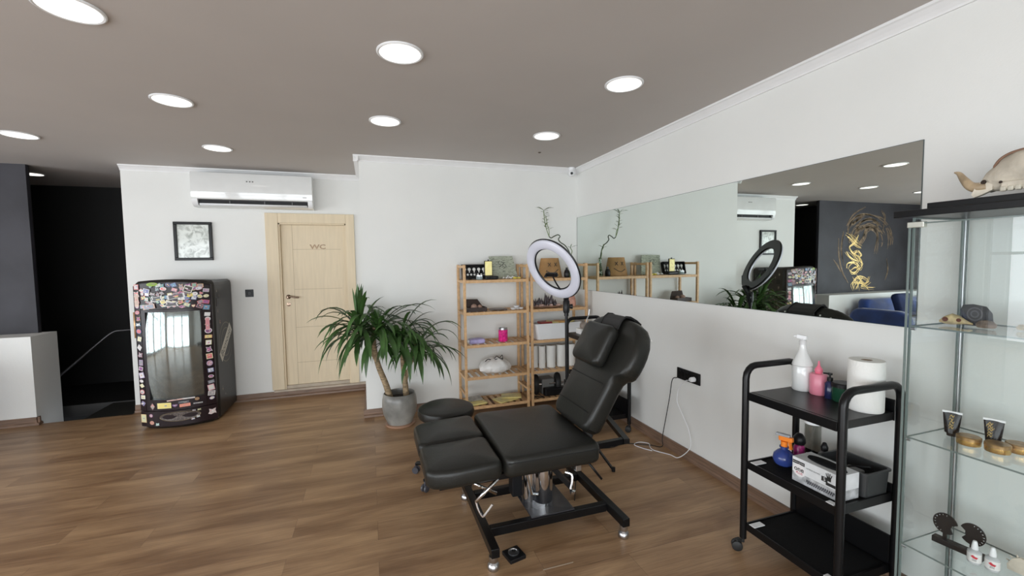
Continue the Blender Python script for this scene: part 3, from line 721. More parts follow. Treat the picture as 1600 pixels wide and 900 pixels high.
# side: a few faint stickers, round badge and diagonal banner
for y, z, w, h_ in ((5.15, 1.33, .03, .05), (5.22, 1.28, .02, .035), (5.16, 1.12, .03, .05), (5.21, 1.00, .025, .06), (5.19, .30, .03, .06), (5.27, .22, .02, .03)):
    sticker(y, z, w, h_, 0.1, 1, (.13, .12, .10), (.10, .09, .08), mode='side')
if len(STN) > 100: st_rest.build('stickers', M_attr, r, fixn=False)['kind'] = 'stuff'
mb = MB(); mb.box((fx1 - 0.001, 5.13, 1.17), (fx1 + 0.004, 5.20, 1.255), 0.002); mb.build('lock_plate', M_bplas, r)
cy_, cz_ = 5.37, 0.765
for rad in (0.215, 0.155):
    mb = MB()
    for j in range(40):
        a0, a1 = 2 * PI * j / 40, 2 * PI * (j + 1) / 40
        mb.face([(fx1 + 0.0012, cy_ + q * math.cos(a), cz_ + q * math.sin(a)) for q, a in ((rad, a0), (rad, a1), (rad - 0.008, a1), (rad - 0.008, a0))])
    mb.build('badge_ring', mat('faded_gold_print', (0.22, 0.20, 0.15), 0.5), r, fixn=False)
mb = MB(); ang = math.radians(38); U = Vector((0, math.cos(ang), math.sin(ang))); W = Vector((0, -math.sin(ang), math.cos(ang))); O = Vector((fx1 + 0.002, cy_ - 0.005, cz_))
mb.face([O + U * a + W * b for a, b in ((-0.235, -0.06), (0.235, -0.06), (0.235, 0.06), (-0.235, 0.06))])
mb.build('badge_banner', mat('pale_print', (0.60, 0.58, 0.52), 0.5), r, fixn=False)
MB().text('Bomonti', O, U, W, 0.115, 0.0012).build('badge_lettering', mat('dark_print', (0.03, 0.03, 0.025), 0.5), r)

# ============================================================ BAMBOO SHELVES
SZ = [1.405, 1.075, 0.738, 0.405, 0.095]
def shelf_unit(x0, x1, label):
    y0, y1, hh = 4.245, 4.585, 1.562; w = 0.026
    r = empty('bamboo_shelf', ((x0 + x1) / 2, (y0 + y1) / 2, 0), label, 'shelf', 'bamboo shelf units')
    for x in (x0, x1 - w):
        for y in (y0, y1 - 0.028):
            MB().box((x, y, 0), (x + w, y + 0.028, hh), 0.003).build('post', M_bamboo, r)
        for z in [hh - 0.022] + [q - 0.018 for q in SZ]:
            MB().box((x + 0.003, y0 + 0.028, z - 0.011), (x + w - 0.003, y1 - 0.028, z + 0.016), 0.002).build('side_rail', M_bamboo, r)
        for z in (0.22,): MB().box((x + 0.003, y0 + 0.028, z - 0.011), (x + w - 0.003, y1 - 0.028, z + 0.011), 0.002).build('side_rail', M_bamboo, r)
    for z in SZ:
        mb = MB()
        mb.box((x0 + w, y0 + 0.003, z - 0.030), (x1 - w, y0 + 0.018, z), 0.002).box((x0 + w, y1 - 0.018, z - 0.030), (x1 - w, y1 - 0.003, z), 0.002)
        n = 9; L = (x1 - x0 - 2 * w); sw = 0.040
        for i in range(n):
            xx = x0 + w + (L - sw) * i / (n - 1)
            mb.box((xx, y0 + 0.0185, z - 0.014), (xx + sw, y1 - 0.0185, z - 0.001), 0.0015)
        mb.build('shelf_board', M_bamboo, r)
    return r
shelf_unit(0.895, 1.600, 'light bamboo shelf unit on the left, next to the potted plant')
shelf_unit(1.622, 2.300, 'light bamboo shelf unit on the right, in the corner by the mirror')
def lift(z): return z + 0.0005

# --- left unit, top shelf
z = lift(SZ[0])
r = empty('display_case', (1.08, 4.50, z), 'black jewellery display case with two rows of white pieces, leaning on the left shelf top', 'display case')
tl = math.radians(14)
def leanm(x, y, z0, a): return Matrix.Translation((x, y, z0)) @ Matrix.Rotation(-a, 4, 'X')
mt = leanm(0.925, 4.46, z + 0.002, tl)
MB().box((0, 0, 0), (0.33, 0.018, 0.155), 0.004, 2, mt).build('case_back', M_bplas, r)
mb = MB(); 
for (a, b) in (((0, -0.03, 0), (0.33, 0, 0.010)), ((0, -0.03, 0.01), (0.01, 0, 0.155)), ((0.32, -0.03, 0.01), (0.33, 0, 0.155)), ((0.01, -0.03, 0.145), (0.32, 0, 0.155))): mb.box(a, b, 0, 2, mt)
mb.build('case_rim', M_bplas, r)
M_wen = mat('white_enamel', (0.75, 0.75, 0.72), 0.3)
for j in range(6):
    mb = MB(); mb.lathe([(0, 0), (0.018, 0.001), (0.017, 0.006), (0.009, 0.010), (0, 0.010)], mt @ Vector((0.035 + j * 0.052, -0.001, 0.108)), 12, axis=mt.to_3x3() @ Vector((0, -1, 0)))
    mb.box((0.029 + j * 0.052, -0.006, 0.072), (0.041 + j * 0.052, -0.001, 0.095), 0.002, 1, mt); mb.build('white_piece', M_wen, r)
for j in range(8):
    mb = MB(); mb.lathe([(0, 0), (0.012, 0.001), (0.011, 0.005), (0, 0.008)], mt @ Vector((0.03 + j * 0.037, -0.001, 0.050)), 10, axis=mt.to_3x3() @ Vector((0, -1, 0))); mb.build('white_piece', M_wen, r)
r = empty('glass_jar', (1.115, 4.33, z), 'small clear jar with pale contents at the front edge of the left shelf top', 'jar')
MB().lathe([(0, 0), (0.034, 0), (0.036, 0.004), (0.036, 0.036), (0.033, 0.038), (0, 0.038)], (1.085, 4.335, z), 20).build('jar_body', mat('cloudy_jar', (0.30, 0.36, 0.37), 0.15), r)
MB().lathe([(0, 0.038), (0.037, 0.038), (0.037, 0.048), (0, 0.048)], (1.085, 4.335, z), 20).build('lid', M_steel, r)
r = empty('table_lamp', (1.215, 4.36, z), 'small glowing yellow picture lamp on a black base, left shelf top', 'lamp')
MB().box((1.145, 4.31, z), (1.285, 4.375, z + 0.036), 0.008).build('base', M_bplas, r)
MB().box((1.150, 4.372, z + 0.036), (1.238, 4.388, z + 0.196), 0.004).build('frame', M_bplas, r)
MB().box((1.157, 4.368, z + 0.043), (1.231, 4.3725, z + 0.189)).build('light_panel', mat('glowing_yellow_panel', (0.85, 0.75, 0.35), 0.4, noise=0.3, nscale=30, emit=(1.0, 0.80, 0.30), estr=0.55), r)
MB().lathe([(0, 0), (0.008, 0), (0.008, 0.012), (0, 0.014)], (1.194, 4.38, z + 0.196), 12).build('knob', M_bplas, r)
mt = leanm(1.275, 4.475, z + 0.002, math.radians(14))
def newsprint():
    m = bpy.data.materials.new('printed_board'); m.use_nodes = True; nt = m.node_tree; b = nt.nodes['Principled BSDF']
    tc = nt.nodes.new('ShaderNodeTexCoord'); mp = nt.nodes.new('ShaderNodeMapping'); mp.inputs['Scale'].default_value = (9, 9, 60)
    n = nt.nodes.new('ShaderNodeTexNoise'); n.inputs['Scale'].default_value = 3; n.inputs['Detail'].default_value = 4; n.inputs['Roughness'].default_value = 0.7
    r_ = nt.nodes.new('ShaderNodeValToRGB'); e = r_.color_ramp.elements; e[0].position = 0.38; e[0].color = (0.12, 0.14, 0.11, 1); e[1].position = 0.50; e[1].color = (0.42, 0.45, 0.36, 1)
    nt.links.new(tc.outputs['Object'], mp.inputs['Vector']); nt.links.new(mp.outputs['Vector'], n.inputs['Vector']); nt.links.new(n.outputs['Fac'], r_.inputs['Fac']); nt.links.new(r_.outputs['Color'], b.inputs['Base Color'])
    b.inputs['Roughness'].default_value = 0.7
    return m
r = empty('printed_board', (1.38, 4.50, z), 'grey-green printed board leaning against the wall on the left shelf top', 'board')
mb = MB(); mb.prism([mt @ Vector(p) for p in ((0.01, 0, 0.0), (0.285, 0, 0.0), (0.24, 0, 0.25), (-0.03, 0, 0.25))], mt.to_3x3() @ Vector((0, 0.012, 0))); mb.build('board', newsprint(), r)
mb = MB(); md = mat('ink_black', (0.03, 0.03, 0.03), 0.6)
mt3 = mt.to_3x3()
for pts in ([(0.09, 0.20), (0.07, 0.17), (0.10, 0.15), (0.08, 0.12)], [(0.10, 0.19), (0.13, 0.17), (0.12, 0.14), (0.15, 0.12)], [(0.07, 0.13), (0.11, 0.15), (0.14, 0.18)], [(0.12, 0.11), (0.16, 0.13), (0.14, 0.16)]):
    mb.tube(bez([mt @ Vector((a, -0.001, b)) for a, b in pts], 5), 0.0022, 5)
mb.build('ink_lettering', md, r)
r = empty('trinket_pile', (1.46, 4.36, z), 'heap of white and yellow trinkets at the right end of the left shelf top', 'trinkets')
mb = MB(); RR = random.Random(4)
for j in range(7):
    p = Vector((1.33 + RR.random() * .2, 4.32 + RR.random() * .06, z + 0.006)); q = p + Vector((RR.uniform(-.05, .05), RR.uniform(-.02, .02), RR.uniform(0, .03)))
    mb.tube([p, (p + q) / 2 + Vector((0, 0, .01)), q], [0.006, 0.007, 0.004], 6)
mb.build('white_sticks', M_wplas, r)
mb = MB(); mb.lathe([(0, 0), (0.022, 0.002), (0.026, 0.012), (0.018, 0.020), (0, 0.022)], (1.475, 4.33, z), 14).box((1.50, 4.32, z), (1.535, 4.35, z + 0.018), 0.004); mb.build('yellow_piece', mat('yellow_plastic', (0.75, 0.62, 0.10), 0.4), r)
# --- left unit, second shelf
z = lift(SZ[1])
r = empty('open_box', (1.05, 4.40, z), 'dark brown open box with round tan pieces on the second shelf of the left unit', 'box')
mb = MB(); bx0, bx1, by0, by1 = 0.945, 1.155, 4.31, 4.45
mb.box((bx0, by0, z), (bx1, by1, z + 0.008)); mb.box((bx0, by0, z + 0.008), (bx1, by0 + 0.008, z + 0.042)); mb.box((bx0, by1 - 0.008, z + 0.008), (bx1, by1, z + 0.042)); mb.box((bx0, by0 + 0.008, z + 0.008), (bx0 + 0.008, by1 - 0.008, z + 0.042)); mb.box((bx1 - 0.008, by0 + 0.008, z + 0.008), (bx1, by1 - 0.008, z + 0.042))
M_choc = mat('dark_brown_card', (0.035, 0.020, 0.016), 0.5); mb.build('tray', M_choc, r)
MB().prism([(bx0, by1 + 0.004, z + 0.04), (bx1 - 0.01, by1 + 0.004, z + 0.04), (bx1 - 0.06, by1 + 0.035, z + 0.115), (bx0, by1 + 0.035, z + 0.12)], (0, 0.008, 0)).build('lid', M_choc, r)
for (x, y, q) in ((1.03, 4.37, .034), (1.095, 4.39, .028)): MB().lathe([(0, -q), (q * .5, -q * .86), (q * .86, -q * .5), (q, 0), (q * .86, q * .5), (q * .5, q * .86), (0, q)], (x, y, z + 0.0095 + q), 16).build('round_piece', mat('tan_clay', (0.35, 0.22, 0.17), 0.6, noise=0.2), r)
tag(MB().lathe([(0, 0), (0.09, 0), (0.105, 0.008), (0.10, 0.010), (0, 0.006)], (1.30, 4.40, z), 28).build('flat_dish', mat('dark_walnut', (0.10, 0.055, 0.035), 0.4), None, (1.30, 4.40, z)), 'thin dark wooden dish on the second shelf of the left unit', 'dish')
r = empty('white_shells', (1.50, 4.40, z), 'small stack of white bowls at the right of the second shelf, left unit', 'bowls')
mb = MB()
for (x, y, q, zz) in ((1.50, 4.37, .045, 0), (1.455, 4.34, .034, 0), (1.545, 4.35, .03, 0), (1.50, 4.37, .034, .02)): mb.lathe([(0, 0), (q * .6, 0), (q, .018), (q * .9, .02), (q * .5, .012), (0, .010)], (x, y, z + zz), 18)
mb.build('bowl_stack', M_wplas, r)
# --- third shelf
z = lift(SZ[2])
r = empty('wipes_pack', (1.06, 4.35, z), 'soft purple and white packet lying on the middle shelf of the left unit', 'packet')
mb = MB(); mb.pad(rrect(0.17, 0.10, 0.02), 0.05, 0.018, 0.008, (1.045, 4.35, z), (1, 0, 0), (0, 1, 0), (0, 0, 1)); mb.build('packet', mat('purple_film', (0.38, 0.34, 0.58), 0.3, noise=0.35, nscale=10), r)
MB().box((0.945, 4.315, z + 0.012), (0.985, 4.39, z + 0.04), 0.01).build('white_end', M_wplas, r)
r = empty('pink_jar', (1.335, 4.36, z), 'hot pink jar with a silver lid on the middle shelf of the left unit', 'jar')
MB().lathe([(0, 0), (0.046, 0), (0.050, 0.006), (0.050, 0.125), (0, 0.125)], (1.340, 4.36, z), 28).build('jar_body', mat('hot_pink_contents', (0.80, 0.03, 0.25), 0.15, noise=0.4, nscale=40), r)
MB().lathe([(0, 0.126), (0.047, 0.126), (0.047, 0.146), (0.043, 0.150), (0, 0.150)], (1.340, 4.36, z), 28).build('lid', M_steel, r)
# --- fourth shelf: plastic bag
z = lift(SZ[3])
r = empty('plastic_bag', (1.25, 4.41, z), 'knotted white plastic bag sitting on the fourth shelf of the left unit', 'bag')
mb = MB(); mb.lathe([(0, 0), (0.135, 0.002), (0.175, 0.03), (0.178, 0.07), (0.15, 0.11), (0.10, 0.135), (0.04, 0.150), (0, 0.152)], (1.255, 4.405, z), 40, sx=1.0, sy=0.72)
RR = random.Random(8)
for v in mb.bm.verts:
    d = Vector((v.co.x - 1.255, v.co.y - 4.405, 0)); a = math.atan2(d.y, d.x)
    k = 1 + 0.045 * math.sin(9 * a + 20 * v.co.z) + 0.03 * math.sin(17 * a) + RR.uniform(-.015, .015)
    if v.co.z > z + 0.01: v.co = Vector((1.255 + d.x * k, 4.405 + d.y * k, z + (v.co.z - z) * (1 + 0.06 * math.sin(5 * a))))
mb.build('bag_body', mat('thin_white_plastic', (0.80, 0.80, 0.78), 0.22, bump=0.7, bscale=26), r, smooth=True)
mb = MB()
for pts in ([(1.14, 4.37, .135), (1.17, 4.36, .16), (1.21, 4.37, .15), (1.24, 4.37, .165)], [(1.24, 4.38, .15), (1.27, 4.37, .185), (1.30, 4.38, .16), (1.33, 4.37, .19), (1.335, 4.37, .14)], [(1.20, 4.36, .14), (1.28, 4.36, .155), (1.34, 4.37, .15)]):
    mb.tube(bez([(a, b, z + c - 0.01) for a, b, c in pts], 5), 0.0045, 6)
mb.build('handles', mat('black_print', (0.03, 0.03, 0.03), 0.5), r)
# --- bottom shelf packets
z = lift(SZ[4])
M_yel = mat('yellow_printed_packet', (0.72, 0.62, 0.25), 0.35, noise=0.25, nscale=9)
r = empty('printed_packet', (1.02, 4.38, z), 'clear and yellow packet lying at the left of the bottom shelf, left unit', 'packet')
mb = MB(); mb.pad(rrect(0.20, 0.21, 0.015), 0.018, 0.006, 0.006, (1.03, 4.39, z), (1, 0.15, 0), (-0.15, 1, 0), (0, 0, 1)); mb.build('packet', M_yel, r)
mb = MB(); mb.pad(rrect(0.15, 0.12, 0.02), 0.02, 0.006, 0.004, (1.03, 4.42, z + 0.023), (1, 0.15, 0), (-0.15, 1, 0), (0, 0, 1)); mb.build('clear_wrap', mat('grey_film', (0.36, 0.34, 0.30), 0.15, noise=0.5, nscale=14), r)
r = empty('printed_packet', (1.38, 4.38, z), 'pair of yellow printed envelopes spread at the right of the bottom shelf, left unit', 'packet')
mb = MB(); mb.pad(rrect(0.24, 0.17, 0.01), 0.012, 0.004, 0.003, (1.36, 4.37, z), (1, 0.35, 0), (-0.35, 1, 0), (0, 0, 1)); mb.build('envelope', M_yel, r)
mb = MB(); mb.pad(rrect(0.22, 0.15, 0.01), 0.010, 0.004, 0.003, (1.44, 4.41, z + 0.016), (1, -0.3, 0), (0.3, 1, 0), (0, 0, 1)); mb.build('envelope', M_yel, r)

# --- right unit, top shelf
z = lift(SZ[0])
r = empty('paper_bucket', (1.93, 4.45, z), 'brown tapered paper lampshade drawn with crossed eyes and a smile, right shelf top', 'decoration')
mb = MB(); n = 32; y0 = 4.45
mb.lathe([(0.148, 0.0), (0.105, 0.218), (0.102, 0.218), (0.145, 0.0), (0.148, 0.0)], (1.93, y0, z), 40, sx=1.0, sy=0.62)
mb.build('shade', mat('brown_kraft_paper', (0.36, 0.20, 0.075), 0.7, noise=0.18, nscale=10), r)
def shade_pt(dx, h_):
    rad = 0.148 - 0.043 * h_ / 0.218; return Vector((1.93 + dx, y0 - 0.62 * math.sqrt(max(0, rad * rad - dx * dx)) - 0.002, z + h_))
mb = MB()
for cx in (-0.035, 0.04):
    for sgn in (-1, 1): mb.tube([shade_pt(cx - 0.016, 0.145 - sgn * 0.02), shade_pt(cx, 0.145), shade_pt(cx + 0.016, 0.145 + sgn * 0.02)], 0.0035, 6)
mb.tube([shade_pt(-0.07 + 0.135 * t / 10, 0.075 - 0.030 * math.sin(PI * t / 10) + 0.012 * t / 10) for t in range(11)], 0.0035, 6)
mb.tube([shade_pt(-0.077, 0.068), shade_pt(-0.064, 0.082)], 0.003, 6); mb.tube([shade_pt(0.058, 0.080), shade_pt(0.074, 0.092)], 0.003, 6)
mb.build('drawn_face', md, r)
r = empty('glass_vase', (2.17, 4.40, z), 'slim glass vase of curling lucky bamboo on the right shelf top by the mirror', 'vase')
MB().lathe([(0, 0.002), (0.030, 0.002), (0.034, 0.01), (0.026, 0.08), (0.016, 0.13), (0.013, 0.19), (0.018, 0.215), (0.015, 0.215), (0.011, 0.19), (0.013, 0.13), (0.023, 0.08), (0.030, 0.012), (0, 0.010)], (2.175, 4.398, z), 24).build('vase_body', glassmat('green_tinted_glass', (0.72, 0.80, 0.70)), r)
mb = MB()
st_pts = [(2.175, 4.398, 1.42), (2.172, 4.398, 1.60), (2.15, 4.41, 1.70), (2.11, 4.43, 1.765), (2.06, 4.44, 1.80), (2.035, 4.44, 1.835), (2.05, 4.43, 1.865), (2.03, 4.44, 1.885), (1.99, 4.45, 1.87), (1.955, 4.46, 1.85), (1.93, 4.46, 1.865)]
P = bez(st_pts, 6); mb.tube(P, [0.006] * len(P), 8)
mb.build('curled_stalk', mat('dark_green_stalk', (0.035, 0.05, 0.02), 0.4), r)
mb = MB()
S1 = bez([(1.93, 4.46, 1.865), (1.905, 4.46, 1.93), (1.885, 4.47, 2.02), (1.875, 4.47, 2.10), (1.872, 4.47, 2.155)], 5); mb.tube(S1, 0.0045, 6)
S2 = bez([(1.93, 4.46, 1.865), (1.925, 4.45, 1.93), (1.90, 4.44, 2.0), (1.885, 4.45, 2.10)], 5); mb.tube(S2, 0.004, 6)
S3 = bez([(2.172, 4.398, 1.60), (2.165, 4.38, 1.66), (2.17, 4.37, 1.70), (2.15, 4.37, 1.735)], 5); mb.tube(S3, 0.004, 6)
mb.build('green_stem', mat('pale_green_stem', (0.16, 0.22, 0.08), 0.5), r)
def leafblade(mb, p, d, L, w, droop=0.3, curl=0.0, seg=7, fold=0.18, mi=0):
    """strap leaf: from p in direction d, length L, drooping under its weight"""
    p = Vector(p); d = Vector(d).normalized(); rows = []
    side0 = d.cross(Vector((0, 0, 1)))
    if side0.length < 1e-3: side0 = Vector((1, 0, 0))
    side0.normalize()
    for i in range(seg + 1):
        t = i / seg; ww = w * (0.45 + 0.9 * t if t < 0.35 else (0.765 + 0.235 * math.sin((t - .35) / .3 * PI / 2) if t < .65 else max(0.03, 1 - ((t - 0.65) / 0.35) ** 1.6)))
        up = side0.cross(d).normalized()
        rows.append([mb.bm.verts.new(p - side0 * ww / 2 + up * ww * fold), mb.bm.verts.new(p), mb.bm.verts.new(p + side0 * ww / 2 + up * ww * fold)])
        p = p + d * (L / seg); d = (d + Vector((0, 0, -droop * (0.25 + t) / seg * 2.2)) + side0 * curl / seg).normalized()
    for A, B in zip(rows, rows[1:]):
        for k in (0, 1):
            f = mb.bm.faces.new((A[k], A[k + 1], B[k + 1], B[k])); f.smooth = True
mb = MB(); RR = random.Random(21)
for S, ks in ((S1, range(6, 21)), (S2, range(6, 16, 2))):
    for k in ks:
        if k >= len(S): continue
        a = RR.uniform(0, 2 * PI); leafblade(mb, S[k], (math.cos(a), math.sin(a) * .5 - .2, 0.35), RR.uniform(.045, .075), 0.014, 0.3, seg=4)
for a, L in ((3.1, .12), (3.5, .10), (0.2, .13), (0.6, .10), (2.2, .09), (5.4, .10)): leafblade(mb, S1[-1], (math.cos(a), math.sin(a) * .4 - .2, 0.5), L, 0.016, 0.6, seg=5)
for a, L in ((2.8, .05), (0.3, .09), (1.5, .05), (-.5, .06)): leafblade(mb, S3[-1], (math.cos(a), -0.2, 0.5), L, 0.014, 0.5, seg=4)
mb.build('leaves', mat('bamboo_leaf', (0.10, 0.15, 0.05), 0.45), r)
r = empty('black_bottle', (2.10, 4.42, z), 'small black bottle beside the smiling paper shade on the right shelf top', 'bottle')
MB().lathe([(0, 0), (0.028, 0), (0.032, 0.01), (0.030, 0.06), (0.020, 0.085), (0, 0.085)], (2.098, 4.36, z), 20).build('body', M_bplas, r)
MB().lathe([(0, 0.085), (0.013, 0.085), (0.013, 0.11), (0, 0.112)], (2.098, 4.36, z), 16).build('cap', M_bplas, r)
# --- second shelf: dark spiky model on a wooden slab, pink salt lamp, white box
z = lift(SZ[1])
r = empty('crystal_cluster', (1.85, 4.42, z), 'dark jagged crystal cluster on a wooden slab, second shelf of the right unit', 'ornament')
MB().lathe([(0, 0), (0.17, 0.0), (0.20, 0.012), (0.195, 0.022), (0, 0.020)], (1.86, 4.41, z), 30, sx=1.0, sy=0.55).build('slab', mat('slab_wood', (0.22, 0.12, 0.07), 0.5, noise=0.3, nscale=12), r)
mb = MB(); RR = random.Random(3)
for j in range(30):
    x = 1.70 + 0.30 * RR.random(); y = 4.37 + RR.random() * 0.09; hh = RR.uniform(.04, .10) * (1.5 if abs(x - 1.86) < .05 else 1)
    q = RR.uniform(.010, .022); mb.lathe([(q, 0.0), (q * 1.1, hh * .4), (q * .35, hh * .8), (0, hh)], (x, y, z + 0.021), 6, axis=(RR.uniform(-.25, .25), RR.uniform(-.1, .1), 1))
for f in mb.bm.faces: f.smooth = False
mb.build('crystals', mat('dark_crystal', (0.06, 0.045, 0.05), 0.35, noise=0.4, nscale=30), r)
RR = random.Random(5); M_peb = mat('pale_pink_pebble', (0.42, 0.28, 0.24), 0.6, noise=0.4, nscale=20)
for j in range(16):
    x = 1.72 + 0.28 * RR.random(); q = RR.uniform(.010, .018); MB().lathe([(0, 0), (q, 0.002), (q * .8, q), (0, q * 1.4)], (x, 4.335 + RR.random() * 0.02, z + 0.021), 7).build('pebble', M_peb, r)
tag(MB().lathe([(0, 0), (0.042, 0), (0.052, 0.03), (0.046, 0.085), (0.030, 0.125), (0, 0.142)], (2.185, 4.42, z), 9).build('salt_lamp', mat('pink_salt', (0.62, 0.32, 0.24), 0.5, noise=0.35, nscale=16, bump=0.6, bscale=24), None, (2.185, 4.42, z)), 'rough pink rock salt lamp on the second shelf of the right unit', 'salt lamp')
tag(MB().box((2.215, 4.48, z), (2.272, 4.56, z + 0.125), 0.004).build('carton', mat('white_card', (0.78, 0.77, 0.75), 0.6), None, (2.24, 4.52, z)), 'plain white carton behind the pink rock, second shelf of the right unit', 'carton')
# --- third shelf: white bin
z = lift(SZ[2])
r = empty('storage_bin', (1.92, 4.40, z), 'white plastic storage bin full of packets on the middle shelf of the right unit', 'bin')
mb = MB(); n = 0
def tub(mb, cx, cy, z0, w, d, w2, d2, h_, t=0.006, rad=0.03):
    lay = [(0, 0, 0), (w, d, 0), (w2, d2, h_), (w2 + 0.012, d2 + 0.012, h_), (w2 + 0.012, d2 + 0.012, h_ + 0.008), (w2 - 2 * t, d2 - 2 * t, h_ + 0.008), (w - 2 * t, d - 2 * t, t)]
    Rg = [[mb.bm.verts.new((cx + a, cy + b, z0 + hh)) for a, b in rrect_fixed(max(ww, 0.02), max(dd, 0.02), rad if ww else 0.008)] for ww, dd, hh in lay[1:]]
    for A, B in zip(Rg, Rg[1:]):
        for k in range(len(A)): f = mb.bm.faces.new((A[k], A[(k + 1) % len(A)], B[(k + 1) % len(A)], B[k]))
    mb.bm.faces.new(Rg[0][::-1]); mb.bm.faces.new(Rg[-1])
def rrect_fixed(w, h_, r_, n=5):
    out = []
    for (sx, sy, a0) in ((1, 1, 0), (-1, 1, 90), (-1, -1, 180), (1, -1, 270)):
        for i in range(n + 1):
            a = math.radians(a0 + 90 * i / n); out.append((sx * (w / 2 - r_) + r_ * math.cos(a), sy * (h_ / 2 - r_) + r_ * math.sin(a)))
    return out
tub(mb, 1.955, 4.40, z, 0.50, 0.25, 0.56, 0.275, 0.165); mb.build('bin_body', M_wplas, r)
mb = MB(); RR = random.Random(9)
def packs(cols, x0, x1, y0, y1, zz, n, nm, par):
    for j in range(n):
        mb = MB(); x = x0 + (x1 - x0) * (j + .5) / n; y = (y0 + y1) / 2
        mt = Matrix.Translation((x, y, zz)) @ Matrix.Rotation(RR.uniform(-.5, .5), 4, 'Z') @ Matrix.Rotation(RR.uniform(-.12, .12), 4, 'Y')
        mb.box((-0.07, -0.06, 0), (0.07, 0.06, 0.025), 0.006, 2, mt); mb.build(nm, cols[j % len(cols)], par)
packs([mat('red_packet', (0.35, 0.05, 0.05), 0.4), M_yel, mat('orange_packet', (0.7, 0.38, 0.10), 0.4), M_yel], 1.80, 2.16, 4.37, 4.44, z + 0.155, 4, 'packet', r)
# --- fourth shelf: rolls of paper
z = lift(SZ[3])
for j, (x, y, q, lab) in enumerate(((1.715, 4.44, .055, 'white paper roll standing leftmost on the fourth shelf, right unit'), (1.795, 4.37, .036, 'narrow white paper roll, second from left on the fourth shelf, right unit'), (1.905, 4.38, .052, 'white paper roll, third from left on the fourth shelf, right unit'), (2.03, 4.38, .052, 'white paper roll, fourth from left on the fourth shelf, right unit, half behind the stand'), (2.15, 4.38, .05, 'white paper roll at the right end of the fourth shelf, right unit'))):
    r = empty('paper_roll', (x, y, z), lab, 'paper roll', 'white paper rolls on the fourth shelf')
    MB().lathe([(0.018, 0), (q, 0), (q, 0.245), (0.018, 0.245), (0.018, 0)], (x, y, z), 28).build('roll', M_paper, r)
    MB().lathe([(0.0175, 0), (0.0175, 0.244), (0.0155, 0.244), (0.0155, 0), (0.0175, 0)], (x, y, z), 20).build('core', mat('card_core', (0.35, 0.27, 0.2), 0.8), r)
# --- bottom shelf: black exercise roller / machine
z = lift(SZ[4])
r = empty('wheeled_device', (1.90, 4.38, z), 'black device with two thick wheels and a metal rod, bottom shelf of the right unit', 'device')
for x in (1.735, 2.00):
    MB().lathe([(0, -0.03), (0.06, -0.03), (0.10, -0.026), (0.112, -0.01), (0.112, 0.01), (0.10, 0.026), (0.06, 0.03), (0, 0.03)], (x, 4.42, z + 0.113), 32, axis=(1, -0.25, 0)).build('wheel', mat('black_rubber', (0.013, 0.013, 0.013), 0.6), r)
MB().tube([(1.68, 4.44, z + 0.105), (2.10, 4.35, z + 0.125)], 0.012, 12).build('axle', M_chrome, r)
MB().box((1.80, 4.30, z), (2.06, 4.38, z + 0.085), 0.012).build('case', M_bplas, r)
MB().box((1.80, 4.385, z), (1.95, 4.54, z + 0.17), 0.01).build('grey_block', mat('mid_grey_plastic', (0.20, 0.20, 0.19), 0.5), r)
tag(MB().tube(bez([(1.66, 4.28, z + .006), (1.70, 4.33, z + .006), (1.74, 4.29, z + .006), (1.78, 4.31, z + .006)], 5), 0.005, 6).build('coiled_lead', M_bplas, None, (1.7, 4.3, z)), 'short black lead curled on the bottom shelf of the right unit', 'cable')

# ============================================================ POTTED YUCCA
r = empty('potted_plant', (0.243, 4.30, 0), 'tall potted yucca with drooping green leaves beside the bamboo shelves', 'plant')
pc = (0.243, 4.30, 0)
MB().lathe([(0, 0.0), (0.135, 0.0), (0.142, 0.008), (0.142, 0.020), (0.12, 0.024), (0, 0.024)], pc, 36).build('saucer', mat('terracotta_saucer', (0.34, 0.20, 0.13), 0.5), r)
M_pot = mat('glazed_grey_pot', (0.25, 0.245, 0.225), 0.28, noise=0.5, nscale=4.5, metal=0.0)
MB().lathe([(0, 0.022), (0.118, 0.022), (0.130, 0.05), (0.158, 0.12), (0.168, 0.19), (0.164, 0.26), (0.153, 0.312), (0.146, 0.318), (0.142, 0.31), (0.150, 0.26), (0.150, 0.22)], pc, 44).build('pot', M_pot, r)
MB().lathe([(0.149, 0.255), (0.10, 0.268), (0, 0.275)], pc, 24).build('soil', M_soil, r)
T1 = bez([(0.16, 4.30, 0.25), (0.115, 4.29, 0.42), (0.05, 4.28, 0.62), (0.02, 4.28, 0.82), (0.03, 4.27, 0.98)], 6)
T2 = bez([(0.31, 4.31, 0.25), (0.30, 4.30, 0.42), (0.285, 4.29, 0.60), (0.28, 4.29, 0.72)], 6)
T3 = bez([(0.30, 4.31, 0.40), (0.34, 4.29, 0.55), (0.40, 4.28, 0.70)], 6)
T4 = bez([(0.05, 4.28, 0.62), (-0.02, 4.30, 0.78), (-0.07, 4.30, 0.95)], 6)
MB().tube(T1, [0.032 - 0.013 * i / len(T1) for i in range(len(T1))], 12).build('trunk', M_bark, r)
MB().tube(T2, [0.030 - 0.010 * i / len(T2) for i in range(len(T2))], 12).build('trunk', M_bark, r)
MB().tube(T3, 0.017, 10).build('branch', M_bark, r); MB().tube(T4, 0.016, 10).build('branch', M_bark, r)
RR = random.Random(17)
